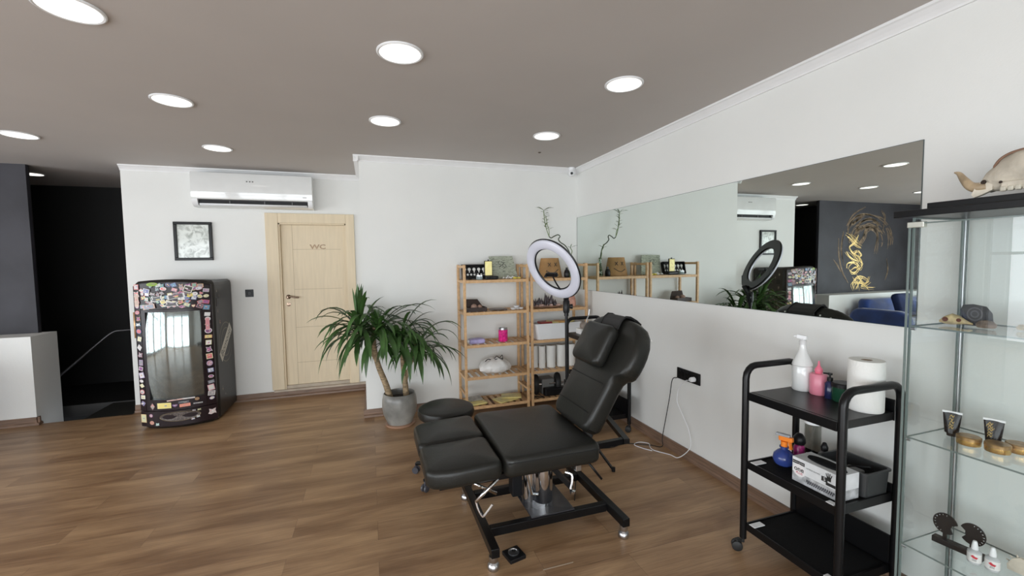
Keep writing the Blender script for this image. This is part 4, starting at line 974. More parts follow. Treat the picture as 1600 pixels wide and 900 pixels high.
def crown_of_leaves(c, n, Lr, spread, up, w=0.034, droop=1.0, bias=(0, 0, 0), drop=0.0):
    mb = MB()
    for j in range(n):
        a = 2 * PI * (j * 0.618 + RR.random() * .1); el = RR.uniform(*up)
        d = Vector((math.cos(a) * math.cos(el), math.sin(a) * math.cos(el) * .85, math.sin(el))) + Vector(bias)
        base = Vector(c) + Vector((math.cos(a) * 0.012, math.sin(a) * 0.012, -0.10 + 0.13 * j / n))
        L = RR.uniform(*Lr)
        # keep clear of the wall
        if d.y > 0.25: L *= 0.62
        leafblade(mb, base, d, L, w * RR.uniform(.8, 1.15), droop * RR.uniform(.55, 1.5), RR.uniform(-.25, .25), seg=9)
    return mb
def foliage(*a, **k): return crown_of_leaves(*a, **k).build('foliage', M_leaf, r, fixn=False)
foliage((0.05, 4.25, 0.99), 74, (.44, .66), 1, (-.45, 1.0), droop=1.75, w=.046)
foliage((-0.10, 4.27, 0.99), 52, (.38, .56), 1, (-.25, 1.2), droop=1.5, bias=(-.15, 0, 0), w=.044)
foliage((0.43, 4.25, 0.80), 60, (.36, .54), 1, (-.4, 1.1), droop=1.7, w=0.040)
foliage((0.27, 4.25, 0.92), 46, (.36, .52), 1, (-.35, 1.2), droop=1.6, w=0.042)
mb = MB()
for j in range(9): leafblade(mb, (-0.115 + RR.uniform(-.015, .015), 4.27, 1.06), (RR.uniform(-.10, .14), RR.uniform(-.1, .1), 1), RR.uniform(.30, .40), 0.040, 0.08, 0, seg=7)
mb.build('young_leaves', M_leaf, r, fixn=False)

# ============================================================ TREATMENT CHAIR
r = empty('treatment_chair', (0.93, 2.39, 0), 'black leatherette treatment chair with raised back on a black steel base', 'chair')
cy = 2.392
# base frame: two long side rails (along y) with feet, two cross members
def rail(mb, a, b, w=0.045, h_=0.045): return mb.bar(a, b, w, h_, bev=0.004)
for x in (0.565, 1.335):
    rail(MB(), (x, 2.02, 0.100), (x, 2.78, 0.100), 0.045, 0.05).build('base_rail', M_bmetal, r)
for y in (2.215, 2.60):
    rail(MB(), (0.588, y, 0.098), (1.312, y, 0.098), 0.04, 0.05).build('cross_rail', M_bmetal, r)
for x, y in ((0.56, 2.05), (1.335, 2.05), (0.565, 2.745), (1.335, 2.745)):
    MB().lathe([(0, 0), (0.027, 0), (0.031, 0.006), (0.031, 0.026), (0.024, 0.036), (0.020, 0.040), (0.023, 0.046), (0.023, 0.074), (0, 0.074)], (x, y, 0), 24).build('foot', M_steel, r)
MB().box((0.83, 2.20, 0.124), (1.10, 2.62, 0.132), 0.002).build('base_plate', mat('dark_plate', (0.03, 0.03, 0.035), 0.25), r)
MB().lathe([(0, 0.132), (0.058, 0.132), (0.060, 0.138), (0.060, 0.375), (0.050, 0.385), (0.040, 0.385), (0.040, 0.44), (0, 0.44)], (0.965, 2.36, 0), 32).build('lift_column', M_chrome, r)
MB().lathe([(0, 0.132), (0.036, 0.132), (0.036, 0.44), (0, 0.44)], (0.885, 2.385, 0), 24).build('lift_column', M_chrome, r)
mb = MB(); mb.box((0.79, 2.42, 0.14), (0.855, 2.50, 0.44), 0.006); mb.build('motor_housing', M_bplas, r)
mb = MB(); mb.bar((0.93, 2.28, 0.44), (1.10, 2.24, 0.24), 0.035, 0.03, bev=0.004).box((0.915, 2.28, 0.38), (0.965, 2.33, 0.44), 0.004); mb.build('lift_arm', M_bmetal, r)
MB().tube(bez([(1.06, 2.24, 0.34), (1.09, 2.22, 0.33), (1.09, 2.21, 0.29), (1.08, 2.21, 0.25)], 5), 0.008, 8).build('release_pedal', M_chrome, r)
MB().lathe([(0, 0), (0.016, 0), (0.018, 0.014), (0, 0.02)], (1.09, 2.205, 0.225), 16).build('knob', M_chrome, r)
MB().tube([(0.79, 2.2, 0.44), (0.835, 2.2, 0.27), (0.870, 2.2, 0.262)], 0.0065, 8).build('release_lever', M_chrome, r)
# seat underframe
mb = MB()
for y in (2.12, 2.66): mb.bar((0.30, y, 0.452), (1.14, y, 0.452), 0.03, 0.03)
for x in (0.60, 0.88, 1.05): mb.bar((x, 2.135, 0.452), (x, 2.645, 0.452), 0.03, 0.028)
mb.build('seat_frame', M_bmetal, r)
mb = MB(); mb.bar((1.14, 2.22, 0.475), (1.47, 2.235, 0.475), 0.03, 0.035).bar((1.14, 2.62, 0.475), (1.58, 2.66, 0.475), 0.03, 0.035).bar((1.455, 2.20, 0.482), (1.585, 2.72, 0.482), 0.035, 0.03)
mb.build('back_frame', M_bmetal, r)
for p, q in (((0.595, 2.06, 0.47), (0.475, 2.06, 0.37)), ((0.44, 2.10, 0.47), (0.60, 2.12, 0.36))):
    MB().tube([p, q], 0.009, 8).build('leg_strut', M_chrome, r)
MB().tube(bez([(0.475, 2.06, 0.375), (0.485, 2.055, 0.335), (0.505, 2.05, 0.295), (0.52, 2.05, 0.30), (0.56, 2.05, 0.345)], 6), 0.006, 8).build('leg_release', M_chrome, r)
mb = MB(); mb.box((1.08, 2.14, 0.385), (1.115, 2.17, 0.47), 0.003); mb.build('bracket', M_steel, r)
MB().tube([(1.13, 2.11, 0.46), (1.205, 2.07, 0.355)], 0.007, 8).build('recline_lever', M_bmetal, r)
# upholstery
def seam(pts, par, rad=0.0022): return MB().tube(pts, rad, 6).build('seam', mat('black_thread', (0.006, 0.006, 0.006), 0.7), par)
sw = 0.735
seat = MB().pad(rrect(0.555, sw, 0.045), 0.108, 0.030, 0.018, (0.905, cy, 0.472), (1, 0, 0), (0, 1, 0), (0, 0, 1)).build('seat', M_leather, r)
seam([(0.64 + 0.53 * t / 10, cy - sw / 2 - 0.001, 0.553) for t in range(11)], seat)
for s_, nm in ((-1, 'near'), (1, 'far')):
    leg_o = rrect(0.385, sw / 2 - 0.004, 0.04)
    # rounded outer foot corner
    out = []
    for u, v in leg_o:
        if u < -0.05 and v * s_ > 0.0:
            k = ((-0.05 - u) / 0.145) ** 2 * 0.045; v = v - s_ * k * (v * s_) / (sw / 4)
        out.append((u, v))
    lp_ = MB().pad(out, 0.098, 0.028, 0.014, (0.425, cy + s_ * sw / 4, 0.470), (1, 0, 0.03), (0, 1, 0), (-0.03, 0, 1)).build('leg_pad', M_leather, r)
# back rest: narrow lower part, wide rounded shoulder lobes
th = math.radians(30); BU = Vector((0, 1, 0)); BV = Vector((math.sin(th), 0, math.cos(th))); BN = Vector((-math.cos(th), 0, math.sin(th)))
half = [(0.0, 0.0), (0.11, 0.0), (0.19, 0.005), (0.222, 0.03), (0.228, 0.10), (0.230, 0.18), (0.234, 0.28), (0.242, 0.340), (0.265, 0.372), (0.300, 0.386), (0.322, 0.405), (0.334, 0.45), (0.337, 0.50), (0.333, 0.55), (0.316, 0.61), (0.285, 0.66), (0.235, 0.70), (0.17, 0.722), (0.08, 0.730), (0.0, 0.732)]
outl = half[:-1] + [(0.0, 0.732)] + [(-a, b) for a, b in half[-2:0:-1]]
cyb = cy
# back surface origin so that the front of the pad lies on the fitted plane
BO = Vector((1.150, cyb, 0.590)) - BN * 0.105
back = MB().pad(outl, 0.115, 0.035, 0.012, BO, BU, BV, BN).build('backrest', M_leather, r)
for s_ in (0.11, 0.30): seam([BO + BU * (-0.20 + 0.40 * t / 10) + BV * s_ + BN * 0.1275 for t in range(11)], back)
for s_ in (0.44,): seam([BO + BU * (-0.20 + 0.40 * t / 10) + BV * s_ + BN * 0.1275 for t in range(11)], back)
# stud line around the rear edge of the shoulders (seen in the mirror)
sm = mat('pearl_stud', (0.75, 0.75, 0.73), 0.2)
for t in range(9):
    a = -0.28 + 0.56 * t / 8; v = next(b0 + (b1 - b0) * (a0 - abs(a)) / (a0 - a1 + 1e-9) for (a0, b0), (a1, b1) in zip(half[12:], half[13:]) if a1 <= abs(a) <= a0)
    MB().lathe([(0, 0.006), (0.005, 0.004), (0.007, 0.0), (0.005, -0.004), (0, -0.006)], BO + BU * a + BV * (v - 0.010) + BN * 0.010, 10, axis=BV - BN * 0.6).build('stud', sm, back)
mb = MB().pad(rrect(0.32, 0.27, 0.045), 0.085, 0.032, 0.014, BO + BN * 0.128 + BV * 0.505 + BU * 0.005, BU, BV, BN); pil = mb.build('pillow', M_leather, r)
# strap carrying the pillow over the top
mb = MB(); prof = [(0.135, 0.60), (0.135, 0.70), (0.120, 0.733), (0.09, 0.745), (0.04, 0.745), (0.0, 0.738), (-0.008, 0.71), (-0.008, 0.50)]
A = [[mb.bm.verts.new(BO + BU * u + BV * v + BN * n_) for n_, v in prof] for u in (-0.10, 0.10)]
B = [[mb.bm.verts.new(BO + BU * u + BV * (v - 0.004 if v > .7 else v) + BN * (n_ * 0.94)) for n_, v in prof] for u in (-0.10, 0.10)]
for k in range(len(prof) - 1):
    mb.bm.faces.new((A[0][k], A[1][k], A[1][k + 1], A[0][k + 1])); mb.bm.faces.new((B[0][k], B[0][k + 1], B[1][k + 1], B[1][k]))
    for q in (0, 1): mb.bm.faces.new((A[q][k], A[q][k + 1], B[q][k + 1], B[q][k]))
strap = mb.build('strap', mat('black_strap_fabric', (0.022, 0.021, 0.021), 0.55), pil)
for q in (-0.105, 0.105): MB().tube([BO + BU * q + BV * (v + 0.002) + BN * n_ for n_, v in prof], 0.005, 6).build('strap_edge', mat('black_thread', (0.006, 0.006, 0.006), 0.7), pil)

# small black stool pad and castors behind the leg rest
r = empty('rolling_stool', (0.50, 3.12, 0), 'low black round stool on castors, half hidden behind the chair leg rest', 'stool')
sc_ = Vector((0.505, 3.10, 0))
MB().lathe([(0, 0.455), (0.17, 0.455), (0.20, 0.465), (0.208, 0.49), (0.200, 0.520), (0.17, 0.535), (0, 0.542)], sc_, 40).build('seat', M_leather, r)
MB().lathe([(0, 0.10), (0.028, 0.10), (0.028, 0.30), (0.016, 0.30), (0.016, 0.455), (0, 0.455)], sc_, 20).build('gas_column', M_bmetal, r)
for k in range(5):
    a = math.radians(-138 + 72 * k); d = Vector((math.cos(a), math.sin(a), 0)); p = sc_ + d * 0.25
    leg_ = MB().bar(sc_ + Vector((0, 0, 0.115)) + d * 0.02, p + Vector((0, 0, 0.075)), 0.035, 0.022, bev=0.004).build('leg', M_bmetal, r)
    t_ = Vector((-d.y, d.x, 0)); mb = MB()
    for s_ in (-1, 1): mb.lathe([(0, -0.008), (0.022, -0.008), (0.026, -0.004), (0.026, 0.004), (0.022, 0.008), (0, 0.008)], p + Vector((0, 0, 0.0262)) + t_ * 0.014 * s_, 18, axis=t_)
    mb.tube([p + Vector((0, 0, 0.03)), p + Vector((0, 0, 0.075))], 0.007, 8); mb.build('castor', mat('dark_grey_castor', (0.05, 0.05, 0.06), 0.4), leg_)

# floor gadget: small black square foot switch
r = empty('foot_switch', (0.70, 2.07, 0), 'small square black foot switch with a silver dial on the floor by the chair', 'foot switch')
mt = Matrix.Translation((0.690, 2.105, 0)) @ Matrix.Rotation(math.radians(12), 4, 'Z')
MB().box((-0.048, -0.048, 0), (0.048, 0.048, 0.022), 0.004, 2, mt).build('body', M_bplas, r)
MB().lathe([(0, 0.022), (0.030, 0.022), (0.030, 0.026), (0.022, 0.028), (0.020, 0.025), (0, 0.025)], mt @ Vector((0, 0.004, 0)), 24).build('dial', M_steel, r)
MB().text('6', mt @ Vector((0, 0.004, 0.0285)), mt.to_3x3() @ Vector((1, 0, 0)), mt.to_3x3() @ Vector((0, 1, 0)), 0.035, 0.0004).build('dial_mark', M_bplas, r)
struct(MB().box((0.80, 1.957, 0.0002), (0.97, 1.961, 0.0012)).build('trim_8', mat('pale_scratch', (0.45, 0.38, 0.30), 0.6)))

# ============================================================ RING LIGHT
c = Vector((1.325, 2.993, 1.525)); nrm = Vector((-0.819, -0.34, -0.461)).normalized()
r = empty('ring_light', (1.435, 3.0, 0), 'large round ring light tilted on a black stand behind the chair', 'ring light')
Xr = nrm.orthogonal().normalized()
def ringlathe(prof, seg=64): return MB().lathe(prof, c, seg, axis=nrm)
ringlathe([(0.174, -0.012), (0.250, -0.012), (0.256, 0.0), (0.250, 0.006), (0.174, 0.006), (0.168, 0.0), (0.174, -0.012)]).build('housing', M_bplas, r)
ringlathe([(0.176, 0.006), (0.249, 0.006), (0.246, 0.018), (0.235, 0.025), (0.190, 0.025), (0.179, 0.018), (0.176, 0.006)]).build('diffuser', mat('milky_diffuser', (0.66, 0.67, 0.76), 0.22), r)
inpl = (Vector((0, 0, -1)) - nrm * Vector((0, 0, -1)).dot(nrm)).normalized()     # steepest down direction in the ring's plane
bot = c + inpl * 0.235 - nrm * 0.012
head = Vector((1.438, 3.0, 1.235))
MB().tube([bot, bot - nrm * 0.03, head], 0.022, 12).build('tilt_joint', M_bplas, r)
mb = MB(); mb.lathe([(0, -0.05), (0.022, -0.05), (0.026, -0.03), (0.026, 0.04), (0.018, 0.05), (0, 0.05)], head, 16).build('clamp', M_bplas, r)
MB().lathe([(0, 0), (0.018, 0), (0.020, 0.02), (0, 0.024)], head + Vector((0.026, -0.01, 0.0)), 14, axis=(1, -0.4, 0)).build('knob', M_bplas, r)
MB().lathe([(0.0, 0.62), (0.012, 0.62), (0.012, 1.16), (0.017, 1.16), (0.017, 1.19), (0, 1.19)], (1.438, 3.0, 0), 14).build('pole', M_bmetal, r)
MB().lathe([(0, 0.08), (0.017, 0.08), (0.017, 0.60), (0.023, 0.60), (0.023, 0.66), (0, 0.66)], (1.438, 3.0, 0), 14).build('pole', M_bmetal, r)
for a in (75, 195, 315):
    d = Vector((math.cos(math.radians(a)), math.sin(math.radians(a)), 0)); hub = Vector((1.438, 3.0, 0.42))
    lg = MB().bar(hub + d * 0.018, Vector((1.438, 3.0, 0.016)) + d * 0.36, 0.022, 0.012).build('leg', M_bmetal, r)
    MB().bar(Vector((1.438, 3.0, 0.16)) + d * 0.018, Vector((1.438, 3.0, 0.205)) + d * 0.19, 0.014, 0.006).build('brace', M_bmetal, r)
    MB().lathe([(0, 0), (0.014, 0), (0.014, 0.03), (0, 0.03)], Vector((1.438, 3.0, 0)) + d * 0.365, 12).build('rubber_foot', M_bplas, lg)
# phone holder and its stalk, small tray at the foot of the ring
stalk = bez([c + inpl * 0.185, c + inpl * 0.11 + nrm * 0.02, c + inpl * 0.03 + nrm * 0.03], 5)
MB().tube(stalk, 0.006, 8).build('stalk', M_bplas, r)
side = nrm.cross(inpl).normalized(); p = stalk[-1]
mb = MB(); mb.bar(p - side * 0.055, p + side * 0.055, 0.030, 0.022, up=nrm, bev=0.004).bar(p - side * 0.055, p - side * 0.055 + nrm * 0.022 + inpl * 0.01, 0.025, 0.008).bar(p + side * 0.05, p + side * 0.06 + nrm * 0.03, 0.025, 0.008)
mb.build('phone_clamp', M_bplas, r)
mb = MB(); mb.bar(c + inpl * 0.188 - side * 0.075, c + inpl * 0.188 + side * 0.075, 0.025, 0.020, up=nrm, bev=0.003); mb.build('tray', M_bplas, r)

# ============================================================ TROLLEYS
def trolley(x, y, W, L, label):
    """open three-tier trolley; x,y = near low corner, W depth (x), L length (y)"""
    r = empty('utility_trolley', (x + W / 2, y + L / 2, 0), label, 'trolley', 'black three-tier trolleys')
    rr = 0.0175
    for yy in (y, y + L):
        pts = [(x, yy, 0.075), (x, yy, 0.5), (x, yy, 0.95)] + [(x + 0.065 * (1 - math.cos(a)), yy, 0.95 + 0.065 * math.sin(a)) for a in (PI / 8, PI / 4, 3 * PI / 8, PI / 2)] + [(x + W / 2, yy, 1.015)] + [(x + W - 0.065 * (1 - math.cos(a)), yy, 0.95 + 0.065 * math.sin(a)) for a in (PI / 2, 3 * PI / 8, PI / 4, PI / 8)] + [(x + W, yy, 0.95), (x + W, yy, 0.5), (x + W, yy, 0.075)]
        MB().tube(pts, rr, 12).build('side_frame', M_bmetal, r)
        for xx in (x, x + W):
            cx_, cyy = xx + (-0.012 if xx == x else 0.0), yy + (0.018 if yy > y else -0.0)
            w_ = MB(); ax = Vector((0.6, 0.8, 0)).normalized()
            for s_ in (-1, 1): w_.lathe([(0, -0.009), (0.022, -0.009), (0.027, -0.005), (0.027, 0.005), (0.022, 0.009), (0, 0.009)], Vector((cx_ - 0.01, cyy, 0.0272)) + ax * 0.012 * s_, 20, axis=ax)
            w_.box((cx_ - 0.02, cyy - 0.012, 0.025), (cx_ + 0.012, cyy + 0.012, 0.062), 0.004); w_.tube([(xx, yy, 0.05), (xx, yy, 0.08)], 0.008, 8)
            w_.build('castor', mat('black_rubber', (0.013, 0.013, 0.013), 0.6), r)
    x0, x1, y0, y1 = x - 0.006, x + W + 0.006, y + 0.004, y + L - 0.004
    # top tier
    mb = MB(); mb.box((x0 + 0.022, y0 + 0.014, 0.842), (x1 - 0.022, y1 - 0.014, 0.880), 0.003); t = mb.build('shelf', mat('dark_woodgrain_top', (0.012, 0.011, 0.011), 0.33, spec=0.35, noise=0.3, nscale=6, stretch=(40, 1, 1)), r)
    MB().box((x0, y0 + 0.016, 0.838), (x0 + 0.02, y1 - 0.016, 0.880), 0.003).build('rim', M_bmetal, t); MB().box((x1 - 0.012, y0 + 0.016, 0.838), (x1 - 0.006, y1 - 0.016, 0.935), 0.002).build('back_guard', M_bmetal, t)
    for z in (0.500, 0.160):
        mb = MB(); mb.box((x0 + 0.012, y0 + 0.014, z - 0.030), (x1 - 0.012, y1 - 0.014, z - 0.006)); t = mb.build('shelf', M_bmetal, r)
        mb = MB(); mb.box((x0 + 0.006, y0 + 0.014, z - 0.034), (x0 + 0.014, y1 - 0.014, z + 0.006), 0.002).box((x1 - 0.014, y0 + 0.014, z - 0.034), (x1 - 0.006, y1 - 0.014, z + (0.045 if z > .3 else 0.14)), 0.002).box((x0 + 0.014, y0 + 0.010, z - 0.034), (x1 - 0.014, y0 + 0.018, z + 0.006)).box((x0 + 0.014, y1 - 0.018, z - 0.034), (x1 - 0.014, y1 - 0.010, z + 0.006)); mb.build('rim', M_bmetal, t)
        mb = MB(); mb.pad(rrect(W - 0.03, L - 0.045, 0.02), 0.006, 0.002, 0.001, (x + W / 2, y + L / 2, z - 0.0055), (1, 0, 0), (0, 1, 0), (0, 0, 1)); mb.build('mat', M_bmatte, t)
    return r
TX, TY, TW, TL = 1.878, 1.243, 0.368, 0.492
tr = trolley(TX, TY, TW, TL, 'black three-tier trolley holding bottles and gloves, beside the glass cabinet')
for z, y in ((0.501, TY + TL - 0.07), (0.501, TY + 0.028), (0.161, TY + TL - 0.07), (0.161, TY + 0.028)):
    MB().box((TX + 0.002, y, z + 0.004), (TX + (0.075 if y > TY + .2 else 0.03), y + 0.035, z + 0.0075), 0.001).build('tape_strip', M_wplas, tr)
trolley(1.850, 3.345, 0.385, 0.50, 'black three-tier trolley standing behind the treatment chair')

# things on the near trolley, top tier
z = 0.8805
r = empty('spray_bottle', (2.20, 1.675, z), 'tall white bottle with a narrow neck and trigger cap on the near trolley', 'bottle')
B0 = (2.175, 1.653, z)
MB().lathe([(0, 0), (0.042, 0), (0.047, 0.006), (0.047, 0.125), (0.045, 0.130), (0.049, 0.136), (0.045, 0.150), (0.030, 0.185), (0.019, 0.215), (0.016, 0.245), (0, 0.245)], B0, 32).build('bottle_body', M_wgloss, r)
MB().lathe([(0, 0.243), (0.018, 0.243), (0.018, 0.262), (0.013, 0.268), (0, 0.268)], B0, 20).build('collar', mat('pale_grey_plastic', (0.6, 0.6, 0.6), 0.4), r)
mb = MB(); mb.bar((2.167, 1.681, z + 0.285), (2.182, 1.636, z + 0.280), 0.020, 0.022, bev=0.004).box((2.167, 1.643, z + 0.266), (2.183, 1.663, z + 0.28), 0.003).tube([(2.167, 1.681, z + 0.285), (2.163, 1.693, z + 0.283)], 0.006, 8); mb.build('trigger', M_wplas, r)
r = empty('squeeze_bottle', (2.19, 1.58, z), 'pink squeeze bottle with a round pink top on the near trolley', 'bottle')
B0 = (2.18, 1.568, z); M_pink = mat('pink_plastic', (0.72, 0.24, 0.32), 0.3); M_pinkd = mat('deep_pink_plastic', (0.80, 0.18, 0.27), 0.35)
MB().lathe([(0, 0), (0.036, 0), (0.039, 0.005), (0.039, 0.100), (0.034, 0.107), (0.015, 0.110), (0, 0.110)], B0, 28).build('bottle_body', M_pink, r)
MB().lathe([(0, 0.108), (0.014, 0.108), (0.018, 0.118), (0.018, 0.130), (0.010, 0.142), (0.006, 0.150), (0.004, 0.172), (0, 0.173)], B0, 20).build('nozzle', M_pinkd, r)
r = empty('pump_bottle', (2.2, 1.485, z), 'small dark bottle with a black pump on the near trolley', 'bottle')
B0 = (2.165, 1.500, z)
MB().lathe([(0, 0), (0.020, 0), (0.022, 0.004), (0.022, 0.075), (0.010, 0.088), (0, 0.088)], B0, 24).build('bottle_body', mat('deep_blue_bottle', (0.015, 0.02, 0.07), 0.15), r)
MB().lathe([(0, 0.088), (0.013, 0.088), (0.013, 0.105), (0.004, 0.107), (0.004, 0.118), (0.010, 0.119), (0.010, 0.128), (0, 0.128)], B0, 18).tube([(2.165, 1.500, z + 0.124), (2.151, 1.524, z + 0.123)], 0.004, 8).build('pump', M_bplas, r)
r = empty('green_tub', (2.19, 1.43, z), 'dark green see-through tub with a black lid behind the trolley handle', 'tub')
B0 = (2.180, 1.448, z)
MB().lathe([(0, 0), (0.042, 0), (0.046, 0.006), (0.046, 0.070), (0, 0.070)], B0, 28).build('tub_body', mat('bottle_green', (0.012, 0.055, 0.03), 0.12), r)
MB().lathe([(0, 0.071), (0.048, 0.071), (0.048, 0.088), (0.044, 0.092), (0, 0.092)], B0, 28).build('lid', M_bplas, r)
r = empty('paper_towel_roll', (2.175, 1.305, z), 'thick white paper towel roll standing on the near trolley', 'paper roll')
B0 = (2.153, 1.330, z)
MB().lathe([(0.022, 0), (0.066, 0), (0.069, 0.004), (0.069, 0.228), (0.066, 0.232), (0.022, 0.232), (0.022, 0)], B0, 40).build('paper', M_paper, r)
MB().lathe([(0.0215, 0.001), (0.0215, 0.231), (0.019, 0.231), (0.019, 0.001), (0.0215, 0.001)], B0, 24).build('core', mat('card_core', (0.35, 0.27, 0.2), 0.8), r)

# middle tier
z = 0.5030
r = empty('trigger_sprayer', (2.02, 1.62, z), 'round blue see-through spray flask with an orange trigger on the middle tier', 'spray bottle')
B0 = (2.025, 1.625, z)
MB().lathe([(0, 0), (0.030, 0), (0.046, 0.014), (0.052, 0.036), (0.047, 0.060), (0.030, 0.078), (0.017, 0.086), (0.016, 0.094), (0.022, 0.096), (0.022, 0.102), (0, 0.102)], B0, 28).build('flask', mat('blue_plastic', (0.05, 0.09, 0.36), 0.08, trans=0.35), r)
M_or = mat('orange_plastic', (0.88, 0.24, 0.02), 0.4)
mb = MB(); mb.lathe([(0, 0.102), (0.016, 0.102), (0.016, 0.128), (0, 0.130)], B0, 18).bar((2.02, 1.65, z + 0.14), (2.035, 1.585, z + 0.145), 0.022, 0.024, bev=0.004).bar((2.03, 1.60, z + 0.135), (2.03, 1.59, z + 0.095), 0.012, 0.010); mb.build('trigger', M_or, r)
MB().bar((2.015, 1.665, z + 0.158), (2.035, 1.60, z + 0.160), 0.024, 0.014, bev=0.005).build('head_cover', mat('smoky_plastic', (0.35, 0.36, 0.38), 0.2), r)
r = empty('ink_bottle', (2.1, 1.6, z), 'black and magenta bottle behind the orange sprayer', 'bottle')
B0 = (2.115, 1.612, z)
MB().lathe([(0, 0), (0.024, 0), (0.026, 0.004), (0.026, 0.09), (0.018, 0.105), (0, 0.105)], B0, 22).build('bottle_body', mat('magenta_label', (0.30, 0.02, 0.14), 0.3, noise=0.8, nscale=60), r)
MB().lathe([(0, 0.105), (0.024, 0.105), (0.030, 0.118), (0.028, 0.14), (0.014, 0.160), (0, 0.165)], B0, 20).build('cap', M_bplas, r)
r = empty('cone_bottle', (2.1, 1.55, z), 'little white cone-tipped bottle next to the magenta bottle', 'bottle')
MB().lathe([(0, 0), (0.018, 0), (0.018, 0.05), (0.014, 0.058), (0.003, 0.09), (0, 0.092)], (2.085, 1.548, z), 18).build('bottle_body', M_wplas, r)
r = empty('clear_canister', (2.19, 1.60, z), 'tall clear canister at the back of the middle tier', 'canister')
MB().lathe([(0, 0.004), (0.038, 0.004), (0.038, 0.21), (0.035, 0.21), (0.035, 0.008), (0, 0.008)], (2.195, 1.60, z - 0.003), 26).build('canister_body', glassmat('cloudy_clear', (0.80, 0.80, 0.78)), r)
MB().lathe([(0, 0.210), (0.040, 0.210), (0.040, 0.225), (0, 0.228)], (2.195, 1.60, z), 26).build('lid', M_wplas, r)
r = empty('dropper_bottle', (2.17, 1.50, z), 'clear dropper bottle with a black top on the middle tier', 'bottle')
MB().lathe([(0, 0.001), (0.024, 0.001), (0.026, 0.005), (0.026, 0.085), (0.012, 0.098), (0, 0.098)], (2.17, 1.52, z), 22).build('bottle_body', mat('smoke_grey_bottle', (0.16, 0.16, 0.16), 0.1), r)
MB().lathe([(0, 0.098), (0.015, 0.098), (0.017, 0.118), (0.008, 0.14), (0, 0.144)], (2.17, 1.52, z), 16).build('dropper', M_bplas, r)
# box of gloves, long side to the room
r = empty('glove_box', (2.0, 1.38, z), 'open white and grey box of black gloves on the middle tier of the near trolley', 'box')
gx0, gx1, gy0, gy1, gh = 1.932, 2.055, 1.283, 1.505, 0.118
mb = MB(); mb.box((gx0, gy0, z), (gx1, gy1, z + 0.045), 0.001); mb.build('lower_box', mat('grey_printed_card', (0.42, 0.43, 0.44), 0.4, noise=0.5, nscale=30), r)
mb = MB(); mb.box((gx0, gy0, z + 0.0455), (gx1, gy1, z + gh), 0.001); cb = mb.build('upper_box', mat('white_printed_card', (0.72, 0.74, 0.75), 0.35, noise=0.08, nscale=18), r)
mb = MB(); mb.lathe([(0, 0), (0.090, 0.0), (0.085, 0.008), (0.05, 0.014), (0, 0.016)], ((gx0 + gx1) / 2, (gy0 + gy1) / 2 - 0.01, z + gh), 26, sx=0.36, sy=1.0); mb.build('gloves', M_bmatte, r)
# printing on the front (faces -x); text runs towards the camera (-y)
Uf, Wf = Vector((0, -1, 0)), Vector((0, 0, 1)); X0 = gx0 - 0.0004
pr = MB()
def rect(mb, y0, y1, z0, z1, c, dx=0.0):
    f = mb.face([(X0 - dx, y0, z0), (X0 - dx, y1, z0), (X0 - dx, y1, z1), (X0 - dx, y0, z1)]); mb.colr([f], c)
rect(pr, gy1 - 0.062, gy1 - 0.002, z + 0.088, z + 0.104, (.02, .02, .02)); rect(pr, gy0 + 0.004, gy0 + 0.06, z + 0.052, z + 0.066, (.02, .02, .02))
pr.text('BLACK NITRILE', (X0 - 0.0004, gy1 - 0.032, z + 0.096), Uf, Wf, 0.008, 0.0003, col=(.8, .8, .8))
n = 24
f = pr.face([(X0 - 0.0006, gy1 - 0.036 + 0.032 * math.cos(2 * PI * k / n), z + 0.060 + 0.030 * math.sin(2 * PI * k / n)) for k in range(n)]); pr.colr([f], (.80, .78, .78))
pr.text('one', (X0 - 0.001, gy1 - 0.035, z + 0.066), Uf, Wf, 0.032, 0.0003, col=(.03, .03, .03), bold=0.0006)
pr.text('PLUS', (X0 - 0.001, gy1 - 0.037, z + 0.047), Uf, Wf, 0.015, 0.0003, col=(.55, .12, .16), bold=0.0003)
pr.text('NITRILE GLOVES', (X0 - 0.0004, gy1 - 0.103, z + 0.086), Uf, Wf, 0.009, 0.0003, col=(.04, .04, .04))
rect(pr, gy0 + 0.052, gy0 + 0.080, z + 0.064, z + 0.086, (.02, .02, .02), 0.0004)
pr.text('S', (X0 - 0.001, gy0 + 0.066, z + 0.075), Uf, Wf, 0.022, 0.0003, col=(.85, .85, .85))
# hand print
hy, hz = gy0 + 0.046, z + 0.088
f = pr.face([(X0 - 0.0007, hy + a, hz + b) for a, b in ((-.009, -.014), (.009, -.014), (.010, .006), (-.010, .006))]); pr.colr([f], (.02, .02, .02))
for a, l, t_ in ((-.009, .014, -.3), (-.003, .018, -.08), (.003, .018, .08), (.009, .015, .3), (.013, .006, .9)):
    d = Vector((0, math.sin(t_), math.cos(t_))); s_ = Vector((0, math.cos(t_), -math.sin(t_))) * 0.0021; p = Vector((X0 - 0.0007, hy + a, hz + (0.004 if t_ < .5 else -0.006)))
    f = pr.face([p - s_, p + s_, p + s_ + d * l, p - s_ + d * l]); pr.colr([f], (.02, .02, .02))
